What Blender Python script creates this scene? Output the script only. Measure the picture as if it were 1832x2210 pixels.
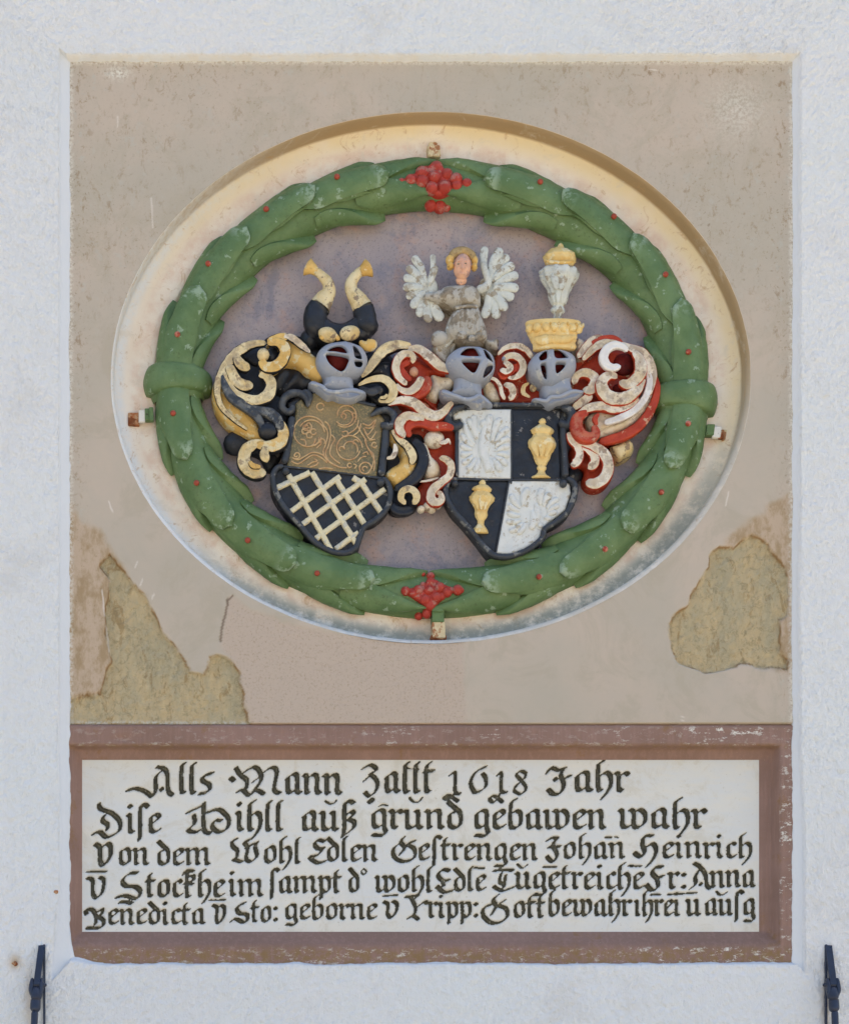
import bpy, math, random
import numpy as np
from mathutils.geometry import delaunay_2d_cdt
from mathutils import Vector

random.seed(7)
for o in list(bpy.data.objects):
    bpy.data.objects.remove(o)
SC = bpy.context.scene
COL = SC.collection

# ------------------------------------------------------------------ camera
D = 5.6                      # metres from the wall
CXW, CZW, ZC = -0.67, 1.6, 3.6   # camera x, camera height, height of the picture centre on the wall
cam = bpy.data.cameras.new('camera')
camo = bpy.data.objects.new('camera', cam)
COL.objects.link(camo)
camo.location = (CXW, -D, CZW)
camo.rotation_euler = (math.radians(90), 0, 0)
cam.sensor_fit = 'VERTICAL'
cam.sensor_height = 36.0
VH = 2.21
cam.lens = 36.0 * D / VH
cam.shift_y = (ZC - CZW) / VH
cam.shift_x = (0 - CXW) / VH
cam.clip_end = 500
cam.clip_start = 0.1
SC.camera = camo
SC.render.resolution_x = 848
SC.render.resolution_y = 1024

# ------------------------------------------------------------------ light
SUN_EL, SUN_AZ = math.radians(60), math.radians(150)      # azimuth from straight in front of the wall: the wall stands in its own shade
w = bpy.data.worlds.new('World')
SC.world = w
w.use_nodes = True
nt = w.node_tree
bg = nt.nodes['Background']
sky = nt.nodes.new('ShaderNodeTexSky')
sky.sky_type = 'NISHITA'
sky.sun_disc = False
sky.sun_elevation = SUN_EL
sky.sun_rotation = math.pi - SUN_AZ
sky.air_density = 1.0
sky.dust_density = 2.8
sky.ozone_density = 1.2
nt.links.new(sky.outputs[0], bg.inputs[0])
bg.inputs[1].default_value = 0.15
sl = bpy.data.lights.new('sun', 'SUN')
sl.energy = 4.5
sl.angle = math.radians(0.5)
sl.color = (1.0, 0.95, 0.88)
so = bpy.data.objects.new('sun', sl)
COL.objects.link(so)
sd = Vector((math.sin(SUN_AZ) * math.cos(SUN_EL), -math.cos(SUN_AZ) * math.cos(SUN_EL), math.sin(SUN_EL)))
so.rotation_euler = sd.to_track_quat('Z', 'Y').to_euler()
so.location = sd * 10
SC.view_settings.view_transform = 'Standard'
SC.view_settings.look = 'None'
SC.view_settings.exposure = 1.0
SC.view_settings.gamma = 1.0

# ------------------------------------------------------------------ coordinates: photo pixels = millimetres on the wall
S = 0.001
def mp(px, py, h=0.0):
    """pixel of the picture -> (x, z) of the place h mm in front of the stone face"""
    X = (np.asarray(px, float) - 916) * S
    Z = ZC + (1105 - np.asarray(py, float)) * S
    f = np.asarray(h, float) * S / D
    return X + (CXW - X) * f, Z + (CZW - Z) * f
def V3(px, py, h, href=None):
    x, z = mp(px, py, h if href is None else href)
    return np.stack([x, -np.asarray(h, float) * S + 0 * x, z], -1)

# ------------------------------------------------------------------ noise
def _hash(ix, iy, seed):
    n = (ix.astype(np.int64) * 374761393 + iy.astype(np.int64) * 668265263 + seed * 1442695041) & 0xffffffff
    n = ((n ^ (n >> 13)) * 1274126177) & 0xffffffff
    n = (n ^ (n >> 16)) & 0xffffffff
    return n / 4294967295.0
def vnoise(x, y, seed=0):
    x = np.asarray(x, float); y = np.asarray(y, float)
    ix = np.floor(x); iy = np.floor(y)
    fx = x - ix; fy = y - iy
    ux = fx * fx * (3 - 2 * fx); uy = fy * fy * (3 - 2 * fy)
    a = _hash(ix, iy, seed); b = _hash(ix + 1, iy, seed)
    c = _hash(ix, iy + 1, seed); d = _hash(ix + 1, iy + 1, seed)
    return (a * (1 - ux) + b * ux) * (1 - uy) + (c * (1 - ux) + d * ux) * uy
def fbm(x, y, scale, octv=4, seed=0):
    x = np.asarray(x, float) / scale; y = np.asarray(y, float) / scale
    r = 0; a = .5; t = 0
    for i in range(octv):
        r = r + a * vnoise(x * 2 ** i + 17.3 * i, y * 2 ** i - 9.1 * i, seed + i)
        t += a; a *= .5
    return r / t * 2 - 1
def sstep(a, b, x):
    t = np.clip((np.asarray(x, float) - a) / (b - a), 0, 1)
    return t * t * (3 - 2 * t)

# ------------------------------------------------------------------ materials
def lin(c):
    return tuple((v / 255 / 12.92) if v / 255 <= .04045 else ((v / 255 + .055) / 1.055) ** 2.4 for v in c)
KALB = 0.86
def alb(c):
    return tuple(min(.91, v / KALB) for v in lin(c)) + (1,)
class MB:
    def __init__(s, name):
        s.m = bpy.data.materials.new(name); s.m.use_nodes = True
        s.t = s.m.node_tree; s.b = s.t.nodes['Principled BSDF']
        s.pos = s.n('ShaderNodeNewGeometry').outputs['Position']
    def n(s, k): return s.t.nodes.new(k)
    def l(s, a, b): s.t.links.new(a, b)
    def noise(s, scale, detail=4, rough=.55, vec=None, stretch=None, dist=0.0):
        v = vec or s.pos
        if stretch:
            mpn = s.n('ShaderNodeMapping'); mpn.inputs['Scale'].default_value = stretch
            s.l(v, mpn.inputs['Vector']); v = mpn.outputs[0]
        q = s.n('ShaderNodeTexNoise'); q.inputs['Scale'].default_value = scale
        q.inputs['Detail'].default_value = detail; q.inputs['Roughness'].default_value = rough
        q.inputs['Distortion'].default_value = dist
        s.l(v, q.inputs['Vector']); return q.outputs['Fac']
    def ramp(s, fac, a, b, va=0.0, vb=1.0):
        q = s.n('ShaderNodeMapRange'); q.interpolation_type = 'SMOOTHSTEP'
        q.inputs['From Min'].default_value = a; q.inputs['From Max'].default_value = b
        q.inputs['To Min'].default_value = va; q.inputs['To Max'].default_value = vb
        s.l(fac, q.inputs['Value']); return q.outputs[0]
    def math(s, op, a, b):
        q = s.n('ShaderNodeMath'); q.operation = op
        for i, v in enumerate((a, b)):
            if isinstance(v, (int, float)): q.inputs[i].default_value = v
            else: s.l(v, q.inputs[i])
        q.use_clamp = op in ('ADD', 'MULTIPLY')
        return q.outputs[0]
    def mix(s, fac, a, b):
        q = s.n('ShaderNodeMix'); q.data_type = 'RGBA'
        if isinstance(fac, (int, float)): q.inputs[0].default_value = fac
        else: s.l(fac, q.inputs[0])
        for i, v in ((6, a), (7, b)):
            if isinstance(v, tuple): q.inputs[i].default_value = v
            else: s.l(v, q.inputs[i])
        return q.outputs[2]
    def attr(s, name):
        q = s.n('ShaderNodeAttribute'); q.attribute_name = name; return q.outputs['Fac']
    def bump(s, hs, strength, dist, prev=None):
        q = s.n('ShaderNodeBump'); q.inputs['Strength'].default_value = strength
        q.inputs['Distance'].default_value = dist
        s.l(hs, q.inputs['Height'])
        if prev is not None: s.l(prev, q.inputs['Normal'])
        return q.outputs[0]
    def done(s, col, rough=.8, normal=None, spec=.3):
        s.l(col, s.b.inputs['Base Color'])
        if isinstance(rough, (int, float)): s.b.inputs['Roughness'].default_value = rough
        else: s.l(rough, s.b.inputs['Roughness'])
        s.b.inputs['Specular IOR Level'].default_value = spec
        if normal is not None: s.l(normal, s.b.inputs['Normal'])
        return s.m

def paint(name, base, alt, worn, wamt=.12, scale=28, rough=.62, spec=.35, dirt=(70, 62, 52), damt=.12, bumpd=.0012, wscale=110, side=None):
    """old oil paint on carved stone: two tones, chips showing worn colour, dirt freckles"""
    m = MB(name)
    c = m.mix(m.ramp(m.noise(scale, 5, .6), .35, .68), alb(base), alb(alt))
    chip = m.noise(wscale * .42, 8, .62)
    c = m.mix(m.ramp(chip, .655 - wamt, .68 - wamt * .8, 0, .85), c, alb(worn)) if wamt > 0 else c
    d = m.noise(120, 5, .7)
    d2 = m.math('MULTIPLY', m.ramp(d, .62 - damt * .5, .72), m.ramp(m.noise(scale * .6, 3), .4, .65))
    c = m.mix(m.math('MULTIPLY', d2, .75), c, alb(dirt))
    wa = m.attr('wear')
    wz = m.math('MULTIPLY', wa, m.ramp(m.noise(42, 8, .66), .45, .56))
    c = m.mix(wz, c, alb(worn))
    if side: c = m.mix(m.ramp(m.math('ADD', m.attr('side'), m.math('MULTIPLY', m.noise(60, 5, .6), .5)), .62, .80), c, alb(side))
    nrm = m.bump(m.noise(420, 4, .7), .35, bumpd)
    nrm = m.bump(m.noise(90, 4, .6), .45, bumpd * 2.5, nrm)
    r = m.ramp(m.noise(60, 3), .3, .7, rough - .12, rough + .15)
    return m.done(c, r, nrm, spec)

M = {}
M['green'] = paint('green_paint', (82, 108, 66), (100, 124, 80), (136, 156, 130), .04, 14, .5, .4, (70, 84, 50), .2)
M['berry'] = paint('berry_red_paint', (168, 56, 42), (150, 46, 34), (164, 106, 94), .10, 60, .5, .4, (90, 40, 30), .1)
M['nail'] = paint('nail_red_paint', (158, 68, 48), (140, 62, 42), (190, 120, 100), .1, 90, .5, .4)
M['red'] = paint('red_paint', (176, 62, 34), (154, 50, 28), (196, 160, 128), .06, 30, .55, .4, (90, 40, 28), .15)
M['cream'] = paint('cream_paint', (220, 204, 162), (200, 174, 118), (128, 108, 90), .11, 24, .55, .35, (96, 80, 64), .3)
M['white'] = paint('white_paint', (222, 213, 194), (202, 182, 146), (146, 126, 108), .08, 24, .55, .35, (112, 84, 70), .35)
for _k, _a in (('cream', ((220, 204, 162), (200, 174, 118), (142, 122, 98), .08)), ('white', ((222, 213, 194), (202, 182, 146), (146, 126, 108), .08)), ('yellow', ((212, 176, 104), (196, 156, 84), (214, 200, 160), .12))):
    M[_k + '_k'] = paint(_k + '_paint_on_black_cloth', _a[0], _a[1], _a[2], _a[3], 24, .55, .35, (100, 82, 66), .3, side=(34, 34, 38))
    M[_k + '_r'] = paint(_k + '_paint_on_red_cloth', _a[0], _a[1], _a[2], _a[3], 24, .55, .35, (112, 84, 70), .3, side=(168, 58, 32))
M['bright'] = paint('fresh_white_paint', (222, 220, 214), (214, 210, 204), (190, 180, 170), .0, 34, .5, .4, (150, 140, 130), .0)
M['yellow'] = paint('yellow_paint', (212, 176, 104), (196, 156, 84), (214, 200, 160), .12, 22, .58, .35, (110, 84, 50), .2)
M['gold'] = paint('gold_urn_paint', (222, 196, 134), (214, 180, 112), (226, 212, 170), .08, 40, .5, .4, (140, 110, 70), .1)
M['black'] = paint('black_paint', (36, 38, 44), (26, 28, 34), (120, 116, 112), .02, 30, .42, .45, (70, 66, 60), .1)
M['slate'] = paint('slate_frame_paint', (58, 63, 70), (46, 50, 57), (120, 120, 116), .07, 34, .5, .4, (92, 80, 58), .2)
M['bluegrey'] = paint('blue_grey_paint', (140, 148, 162), (152, 155, 162), (176, 176, 172), .06, 26, .5, .4, (96, 100, 108), .1)
M['dred'] = paint('helmet_lining_paint', (110, 30, 26), (84, 20, 18), (60, 20, 20), .02, 30, .6, .2)
M['offwhite'] = paint('eagle_white_paint', (212, 213, 208), (202, 205, 202), (170, 160, 140), .06, 40, .6, .3, (150, 132, 108), .25)
M['feather'] = paint('feather_white_paint', (204, 206, 196), (188, 192, 186), (150, 138, 118), .12, 40, .6, .3, (120, 104, 84), .3)
M['stone'] = paint('weathered_gown_stone', (150, 140, 122), (128, 118, 104), (180, 176, 166), .2, 40, .75, .2, (90, 78, 64), .3)
M['skin'] = paint('flesh_paint', (220, 176, 146), (212, 160, 130), (176, 142, 132), .16, 60, .55, .35, (120, 84, 70), .2)
M['hair'] = paint('yellow_hair_paint', (176, 148, 98), (140, 120, 86), (170, 150, 110), .1, 60, .6, .3)
M['lattice'] = paint('lattice_cream_paint', (214, 204, 168), (206, 196, 166), (180, 180, 170), .1, 40, .6, .3, (120, 104, 76), .25)
M['iron'] = paint('painted_iron', (40, 48, 66), (34, 40, 56), (90, 96, 110), .0, 30, .38, .5, (30, 30, 34), .0, .0003)
M['rust'] = paint('rusty_iron', (150, 84, 46), (182, 150, 116), (110, 60, 34), .18, 120, .85, .2)
M['strapgreen'] = paint('strap_green_paint', (98, 122, 78), (86, 110, 70), (60, 50, 40), .05, 80, .6, .3)
M['strapcream'] = paint('strap_cream_paint', (206, 192, 156), (196, 178, 140), (150, 90, 50), .14, 90, .7, .3, (120, 70, 40), .3)
M['platewhite'] = paint('strap_white_paint', (220, 216, 206), (212, 208, 200), (150, 120, 90), .05, 80, .6, .3)

# gold engraved ground of the left shield
m = MB('gilded_ground')
c = m.mix(m.ramp(m.noise(11, 4, .6), .40, .60), alb((96, 92, 66)), alb((128, 112, 78)))
c = m.mix(m.ramp(m.noise(260, 5, .75), .50, .60, 0, .75), c, alb((158, 134, 88)))
M['gilt'] = m.done(c, .5, m.bump(m.noise(350, 4, .7), .5, .0012), .5)
M['copper'] = paint('engraved_copper_line', (196, 166, 122), (178, 136, 96), (200, 170, 120), .1, 60, .5, .5)

# mauve field
m = MB('mauve_field')
c = m.mix(m.ramp(m.noise(5, 6, .65), .35, .65), alb((154, 145, 148)), alb((168, 155, 154)))
c = m.mix(m.ramp(m.noise(9, 7, .75, dist=.5), .46, .62, 0, .7), c, alb((132, 131, 142)))
c = m.mix(m.ramp(m.noise(13, 7, .72), .50, .66, 0, .65), c, alb((176, 146, 134)))
c = m.mix(m.ramp(m.noise(6, 9, .72, dist=.7), .52, .64, 0, .6), c, alb((112, 114, 130)))
c = m.mix(m.ramp(m.noise(170, 5, .75), .54, .64, 0, .6), c, alb((104, 100, 106)))
c = m.mix(m.ramp(m.noise(230, 5, .75, vec=None), .60, .70, 0, .5), c, alb((176, 160, 152)))
n1 = m.bump(m.noise(380, 5, .7), .6, .0012); n1 = m.bump(m.noise(40, 5, .6), .5, .003, n1)
M['field'] = m.done(c, .8, n1, .2)

# painted sandstone face: thin beige wash, worn zones, peeled yellow stone
m = MB('beige_washed_sandstone')
c = m.mix(m.ramp(m.noise(3.2, 6, .6), .35, .65), alb((176, 167, 152)), alb((186, 172, 156)))
c = m.mix(m.ramp(m.noise(9, 8, .75, stretch=(1, 1, .8), dist=.8), .46, .62, 0, .6), c, alb((170, 160, 142)))
st = m.noise(46, 9, .76, stretch=(1.1, 1, .7), dist=.35)
c = m.mix(m.math('MULTIPLY', m.ramp(st, .53, .64, 0, .75), m.attr('old')), c, alb((144, 122, 96)))
st = m.noise(120, 8, .8, dist=.2)
c = m.mix(m.math('MULTIPLY', m.ramp(st, .56, .64, 0, .8), m.attr('old')), c, alb((130, 114, 94)))
c = m.mix(m.math('MULTIPLY', m.ramp(m.noise(36, 6, .7), .56, .64, 0, .6), m.attr('old')), c, alb((178, 176, 166)))
# bare rubbed stone at lower left / right
rb = m.mix(m.ramp(m.noise(30, 6, .72, stretch=(1, 1, .5)), .38, .60), alb((160, 138, 108)), alb((184, 164, 142)))
rb = m.mix(m.ramp(m.noise(220, 4, .7), .60, .70, 0, .5), rb, alb((128, 108, 80)))
c = m.mix(m.attr('rub'), c, rb)
# coarse pinkish render under the niche
pk = m.mix(m.ramp(m.noise(200, 7, .8), .50, .66, 0, .6), alb((186, 170, 154)), alb((150, 130, 108)))
c = m.mix(m.attr('pink'), c, pk)
# peeled stone
pe = m.mix(m.ramp(m.noise(12, 6, .65, stretch=(1.6, 1, .8)), .36, .62), alb((190, 178, 146)), alb((206, 186, 146)))
pe = m.mix(m.ramp(m.noise(26, 7, .75, dist=1.2, stretch=(1.5, 1, .7)), .54, .64, 0, .65), pe, alb((160, 130, 86)))
pe = m.mix(m.ramp(m.noise(70, 9, .8, dist=.8), .50, .62, 0, .6), pe, alb((152, 138, 106)))
pe = m.mix(m.ramp(m.noise(90, 9, .8, dist=.5), .52, .62, 0, .7), pe, alb((202, 188, 154)))
c = m.mix(m.attr('peel'), c, pe)
edg = m.math('MULTIPLY', m.math('MULTIPLY', m.attr('peel'), m.math('SUBTRACT', 1.0, m.attr('peel'))), 3.4)
c = m.mix(m.math('MULTIPLY', edg, m.ramp(m.noise(26, 5, .6), .42, .56)), c, alb((140, 108, 68)))
c = m.mix(m.math('MULTIPLY', m.attr('lime'), m.ramp(m.noise(130, 5, .8), .46, .54)), c, alb((212, 208, 196)))
c = m.mix(m.attr('crack'), c, alb((96, 76, 60)))
c = m.mix(m.attr('scratch'), c, alb((216, 208, 198)))
n1 = m.bump(m.noise(300, 6, .78), .45, .0018)
q = n1.node
m.l(m.math('ADD', m.math('MULTIPLY', m.attr('rough'), .75), .22), q.inputs['Strength'])
n1 = m.bump(m.noise(45, 6, .7, stretch=(1.2, 1, .6)), .35, .003, n1)
n2 = m.bump(m.noise(60, 8, .78, stretch=(1.3, 1, .7), dist=.8), .0, .008, n1); m.l(m.math('MULTIPLY', m.attr('peel'), 1.0), n2.node.inputs['Strength']); n1 = n2
M['sandstone'] = m.done(c, .88, n1, .15)

# niche mouldings
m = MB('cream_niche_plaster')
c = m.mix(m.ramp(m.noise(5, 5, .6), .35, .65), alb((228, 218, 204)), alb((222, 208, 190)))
c = m.mix(m.math('MULTIPLY', m.attr('ochre_bounce'), m.ramp(m.noise(9, 5, .65), .25, .6, .45, 1)), c, alb((222, 204, 164)))
c = m.mix(m.math('MULTIPLY', m.attr('lip_shade'), .85), c, alb((158, 130, 88)))
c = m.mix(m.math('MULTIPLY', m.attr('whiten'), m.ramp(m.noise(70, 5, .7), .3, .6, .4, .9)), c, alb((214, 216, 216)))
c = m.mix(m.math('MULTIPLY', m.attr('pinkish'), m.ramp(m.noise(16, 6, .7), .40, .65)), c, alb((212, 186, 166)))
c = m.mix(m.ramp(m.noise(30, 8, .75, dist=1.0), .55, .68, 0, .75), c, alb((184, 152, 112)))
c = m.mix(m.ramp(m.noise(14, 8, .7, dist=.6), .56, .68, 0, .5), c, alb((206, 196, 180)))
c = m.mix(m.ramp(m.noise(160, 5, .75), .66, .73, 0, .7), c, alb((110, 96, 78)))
c = m.mix(m.math('MULTIPLY', m.attr('lower_grey'), m.ramp(m.noise(32, 8, .75), .34, .56, .25, .9)), c, alb((134, 138, 130)))
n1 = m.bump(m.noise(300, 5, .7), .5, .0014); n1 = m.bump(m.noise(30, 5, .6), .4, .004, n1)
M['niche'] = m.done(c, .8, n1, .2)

# tablet frame
m = MB('red_brown_frame_paint')
c = m.mix(m.ramp(m.noise(4, 5, .6, stretch=(1, 1, 2)), .35, .65), alb((140, 113, 102)), alb((130, 104, 92)))
c = m.mix(m.ramp(m.noise(90, 4, .7, stretch=(1, 1, .12)), .45, .65, 0, .25), c, alb((164, 132, 120)))
c = m.mix(m.ramp(m.noise(14, 6, .7), .56, .70, 0, .7), c, alb((132, 100, 66)))
fl = m.math('MULTIPLY', m.ramp(m.noise(62, 7, .82, stretch=(.55, 1, 1.2)), .555, .57), m.attr('flake'))
c = m.mix(fl, c, alb((208, 204, 194)))
c = m.mix(m.math('MULTIPLY', m.ramp(m.noise(300, 4, .8), .68, .71), .8), c, alb((200, 188, 170)))
c = m.mix(m.math('MULTIPLY', m.attr('olive'), m.ramp(m.noise(60, 6, .7), .4, .6)), c, alb((128, 104, 62)))
n1 = m.bump(m.noise(300, 5, .7), .4, .001); n1 = m.bump(m.noise(80, 4, .7, stretch=(1, 1, .15)), .3, .0015, n1)
M['frame'] = m.done(c, .75, n1, .25)

m = MB('white_tablet_paint')
c = m.mix(m.ramp(m.noise(6, 6, .65, stretch=(1, 1, 2.5)), .35, .65), alb((211, 208, 198)), alb((205, 206, 203)))
c = m.mix(m.ramp(m.noise(70, 5, .7, stretch=(.25, 1, 2)), .52, .70, 0, .4), c, alb((212, 206, 190)))
c = m.mix(m.ramp(m.noise(120, 6, .8), .62, .66, 0, .5), c, alb((160, 148, 124)))
c = m.mix(m.ramp(m.noise(12, 8, .75, dist=.6), .50, .64, .0, .6), c, alb((194, 188, 172)))
n1 = m.bump(m.noise(160, 5, .7, stretch=(.3, 1, 2)), .3, .001)
M['tablet'] = m.done(c, .7, n1, .25)

m = MB('olive_black_letter_paint')
c = m.mix(m.ramp(m.noise(70, 5, .7), .40, .62), alb((70, 66, 48)), alb((52, 50, 38)))
c = m.mix(m.ramp(m.noise(150, 7, .8), .52, .62, 0, .7), c, alb((112, 104, 78)))  # this and the grey speckle paint in highlights on the letters
c = m.mix(m.ramp(m.noise(130, 7, .8, stretch=(1.4, 1, .6)), .59, .64, 0, .75), c, alb((178, 174, 158)))
M['letter'] = m.done(c, .45, m.bump(m.noise(300, 4, .7), .6, .0012), .5)

m = MB('white_rough_plaster')
c = m.mix(m.ramp(m.noise(2.5, 5, .6), .35, .65), alb((226, 230, 240)), alb((228, 231, 240)))
c = m.mix(m.ramp(m.noise(5, 8, .72), .52, .70, 0, .4), c, alb((206, 206, 202)))
c = m.mix(m.math('MULTIPLY', m.math('SUBTRACT', 1.0, m.attr('rough')), .9), c, alb((198, 202, 206)))
c = m.mix(m.math('MULTIPLY', m.attr('edge'), m.ramp(m.noise(22, 6, .7), .45, .62, 0, .3)), c, alb((216, 206, 188)))
c = m.mix(m.math('MULTIPLY', m.attr('rustrun'), .8), c, alb((186, 160, 122)))
n1 = m.bump(m.noise(190, 4, .6, stretch=(1.25, 1, .75)), 1.0, .0062)
m.l(m.attr('rough'), n1.node.inputs['Strength'])
n1.node.inputs['Distance'].default_value = .0062
M['plaster'] = m.done(c, .92, n1, .1)

m = MB('ground_gravel')
c = m.mix(m.ramp(m.noise(3, 6, .7), .3, .7), (.40, .34, .25, 1), (.50, .43, .32, 1))
M['ground'] = m.done(c, .95, m.bump(m.noise(60, 4), .5, .01), .1)

# ------------------------------------------------------------------ mesh helpers
def mkobj(name, V, F, mat, parent=None, attrs=None, sharp=None, label=None):
    V = np.asarray(V, np.float32); me = bpy.data.meshes.new(name)
    if isinstance(F, np.ndarray):
        k = F.shape[1]
        me.vertices.add(len(V)); me.vertices.foreach_set('co', V.ravel())
        me.loops.add(F.size); me.loops.foreach_set('vertex_index', F.astype(np.int32).ravel())
        me.polygons.add(len(F)); me.polygons.foreach_set('loop_start', np.arange(0, F.size, k, dtype=np.int32))
        me.update(calc_edges=True)
    else:
        me.from_pydata(V.tolist(), [], F)
        me.update()
    me.polygons.foreach_set('use_smooth', np.ones(len(me.polygons), bool))
    if sharp: me.set_sharp_from_angle(angle=math.radians(sharp))
    if attrs:
        for k, a in attrs.items():
            at = me.attributes.new(k, 'FLOAT', 'POINT'); at.data.foreach_set('value', np.asarray(a, np.float32).ravel())
    me.materials.append(M[mat] if isinstance(mat, str) else mat)
    o = bpy.data.objects.new(name, me); COL.objects.link(o)
    if parent is not None: o.parent = parent
    if label: o['label'] = label
    return o
def empty(name, px, py, h=0):
    # kept at the origin so that children need no offset of their own
    o = bpy.data.objects.new(name, None); COL.objects.link(o)
    x, z = mp(px, py, h)
    o.location = (float(x), -h * S, float(z)); o.empty_display_size = .05
    return o
def adopt(root):
    """cancel the empty's offset for children built in world space"""
    inv = root.location.copy()
    for c in root.children:
        if c.type == 'MESH':
            c.data.transform(__import__('mathutils').Matrix.Translation(-inv))
        for g in c.children:
            if g.type == 'MESH' and g.data.users == 1:
                g.data.transform(__import__('mathutils').Matrix.Translation(-inv))
def tag(o, label=None, cat=None, group=None, kind=None):
    if label: o['label'] = label
    if cat: o['category'] = cat
    if group: o['group'] = group
    if kind: o['kind'] = kind
    return o
def gridfaces(nr, nc, wrap=False):
    i = np.arange(nr - 1)[:, None]; j = np.arange(nc if wrap else nc - 1)[None, :]
    j2 = (j + 1) % nc
    a = i * nc + j; b = i * nc + j2; c = (i + 1) * nc + j2; d = (i + 1) * nc + j
    return np.stack([a, b, c, d], -1).reshape(-1, 4)

def catmull(P, n=8, closed=False):
    P = np.asarray(P, float); N = len(P); out = []
    if N < 3 and not closed:
        t = np.linspace(0, 1, n * 2)[:, None]
        return P[0] * (1 - t) + P[-1] * t
    segs = N if closed else N - 1
    for i in range(segs):
        if closed: p0, p1, p2, p3 = P[(i - 1) % N], P[i], P[(i + 1) % N], P[(i + 2) % N]
        else: p0, p1, p2, p3 = P[max(i - 1, 0)], P[i], P[i + 1], P[min(i + 2, N - 1)]
        t = np.linspace(0, 1, n, endpoint=False)[:, None]
        out.append(.5 * ((2 * p1) + (-p0 + p2) * t + (2 * p0 - 5 * p1 + 4 * p2 - p3) * t * t + (-p0 + 3 * p1 - 3 * p2 + p3) * t ** 3))
    if not closed: out.append(P[-1:])
    return np.concatenate(out)
def resample(P, ds, closed=False):
    Q = np.concatenate([P, P[:1]]) if closed else P
    d = np.r_[0, np.cumsum(np.linalg.norm(np.diff(Q[:, :2], axis=0), axis=1))]
    keep = np.r_[True, np.diff(d) > 1e-6]; Q = Q[keep]; d = d[keep]
    n = max(3, int(round(d[-1] / ds)))
    s = np.linspace(0, d[-1], n + 1)
    R = np.stack([np.interp(s, d, Q[:, k]) for k in range(Q.shape[1])], -1)
    return (R[:-1] if closed else R), (s[:-1] if closed else s)
def reg(R, pts):
    x0, y0, s = R
    return [(x0 + p[0] * s, y0 + p[1] * s) + tuple(q * s for q in p[2:3]) + tuple(p[3:]) for p in pts]
RA = (440, 500, .2872); RB = (820, 500, .19048); RC = (1100, 500, .19529)
RD = (900, 700, .31017); RE = (750, 700, .22975); RF = (440, 700, .24764); R0 = (0, 0, 1)

_seed = [0]
def stroke_geo(pts, h=-30, asp=1.0, caps=(1, 1), seg=12, rough=.5, href=None, sink=0.0, groove=0.0, ds=None, strap=False):
    """swept tube; pts = (x, y, r[, h]) in picture millimetres; asp = depth radius / width radius"""
    pts = [tuple(p) + ((h,) if len(p) == 3 else ()) for p in pts]
    C = catmull(pts, 10)
    rm = np.mean(C[:, 2])
    R, s = resample(C, ds or max(1.4, rm * .3))
    L = s[-1]; r = np.maximum(R[:, 2], .15).copy()
    if caps[0]:
        k = np.clip(s / max(r[0], .3), 0, 1); r *= np.sqrt(np.clip(1 - (1 - k) ** 2, .0009, 1))
    if caps[1]:
        k = np.clip((L - s) / max(R[-1, 2], .3), 0, 1); r *= np.sqrt(np.clip(1 - (1 - k) ** 2, .0009, 1))
    T = np.gradient(R[:, :2], axis=0); T /= np.maximum(np.linalg.norm(T, axis=1), 1e-6)[:, None]
    Nn = np.stack([-T[:, 1], T[:, 0]], -1)
    th = np.linspace(0, 2 * math.pi, seg, endpoint=False)
    _seed[0] += 1; sd_ = _seed[0]
    nz = 1 + rough * .16 * fbm(s[:, None] + 0 * th, 6 * np.cos(th) + 9 * np.sin(th) + 0 * s[:, None], 9, 2, sd_)
    rr = r[:, None] * nz
    if groove: rr = rr * (1 - groove * np.exp(-((th - math.pi / 2) / .5) ** 2))
    ct, st_ = np.cos(th), np.sin(th)
    if strap: ct = np.sign(ct) * np.abs(ct) ** .72; st_ = np.sign(st_) * np.abs(st_) ** .62
    X = R[:, 0:1] + Nn[:, 0:1] * ct * rr
    Y = R[:, 1:2] + Nn[:, 1:2] * ct * rr
    H = R[:, 3:4] + st_ * rr * asp
    hr = R[:, 3:4] + 0 * X if href is None else href + 0 * X
    V = V3(X, Y, H, hr).reshape(-1, 3)
    F = gridfaces(len(R), seg, True)[:, ::-1]
    nv = len(V)
    c0 = V[:seg].mean(0); c1 = V[-seg:].mean(0)
    V = np.concatenate([V, [c0], [c1]])
    f0 = [(nv, j, (j + 1) % seg) for j in range(seg)]
    f1 = [(nv + 1, nv - seg + (j + 1) % seg, nv - seg + j) for j in range(seg)]
    F = [tuple(x) for x in F.tolist()] + [tuple(reversed(x)) for x in f0] + [tuple(reversed(x)) for x in f1]
    return V, F
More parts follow.
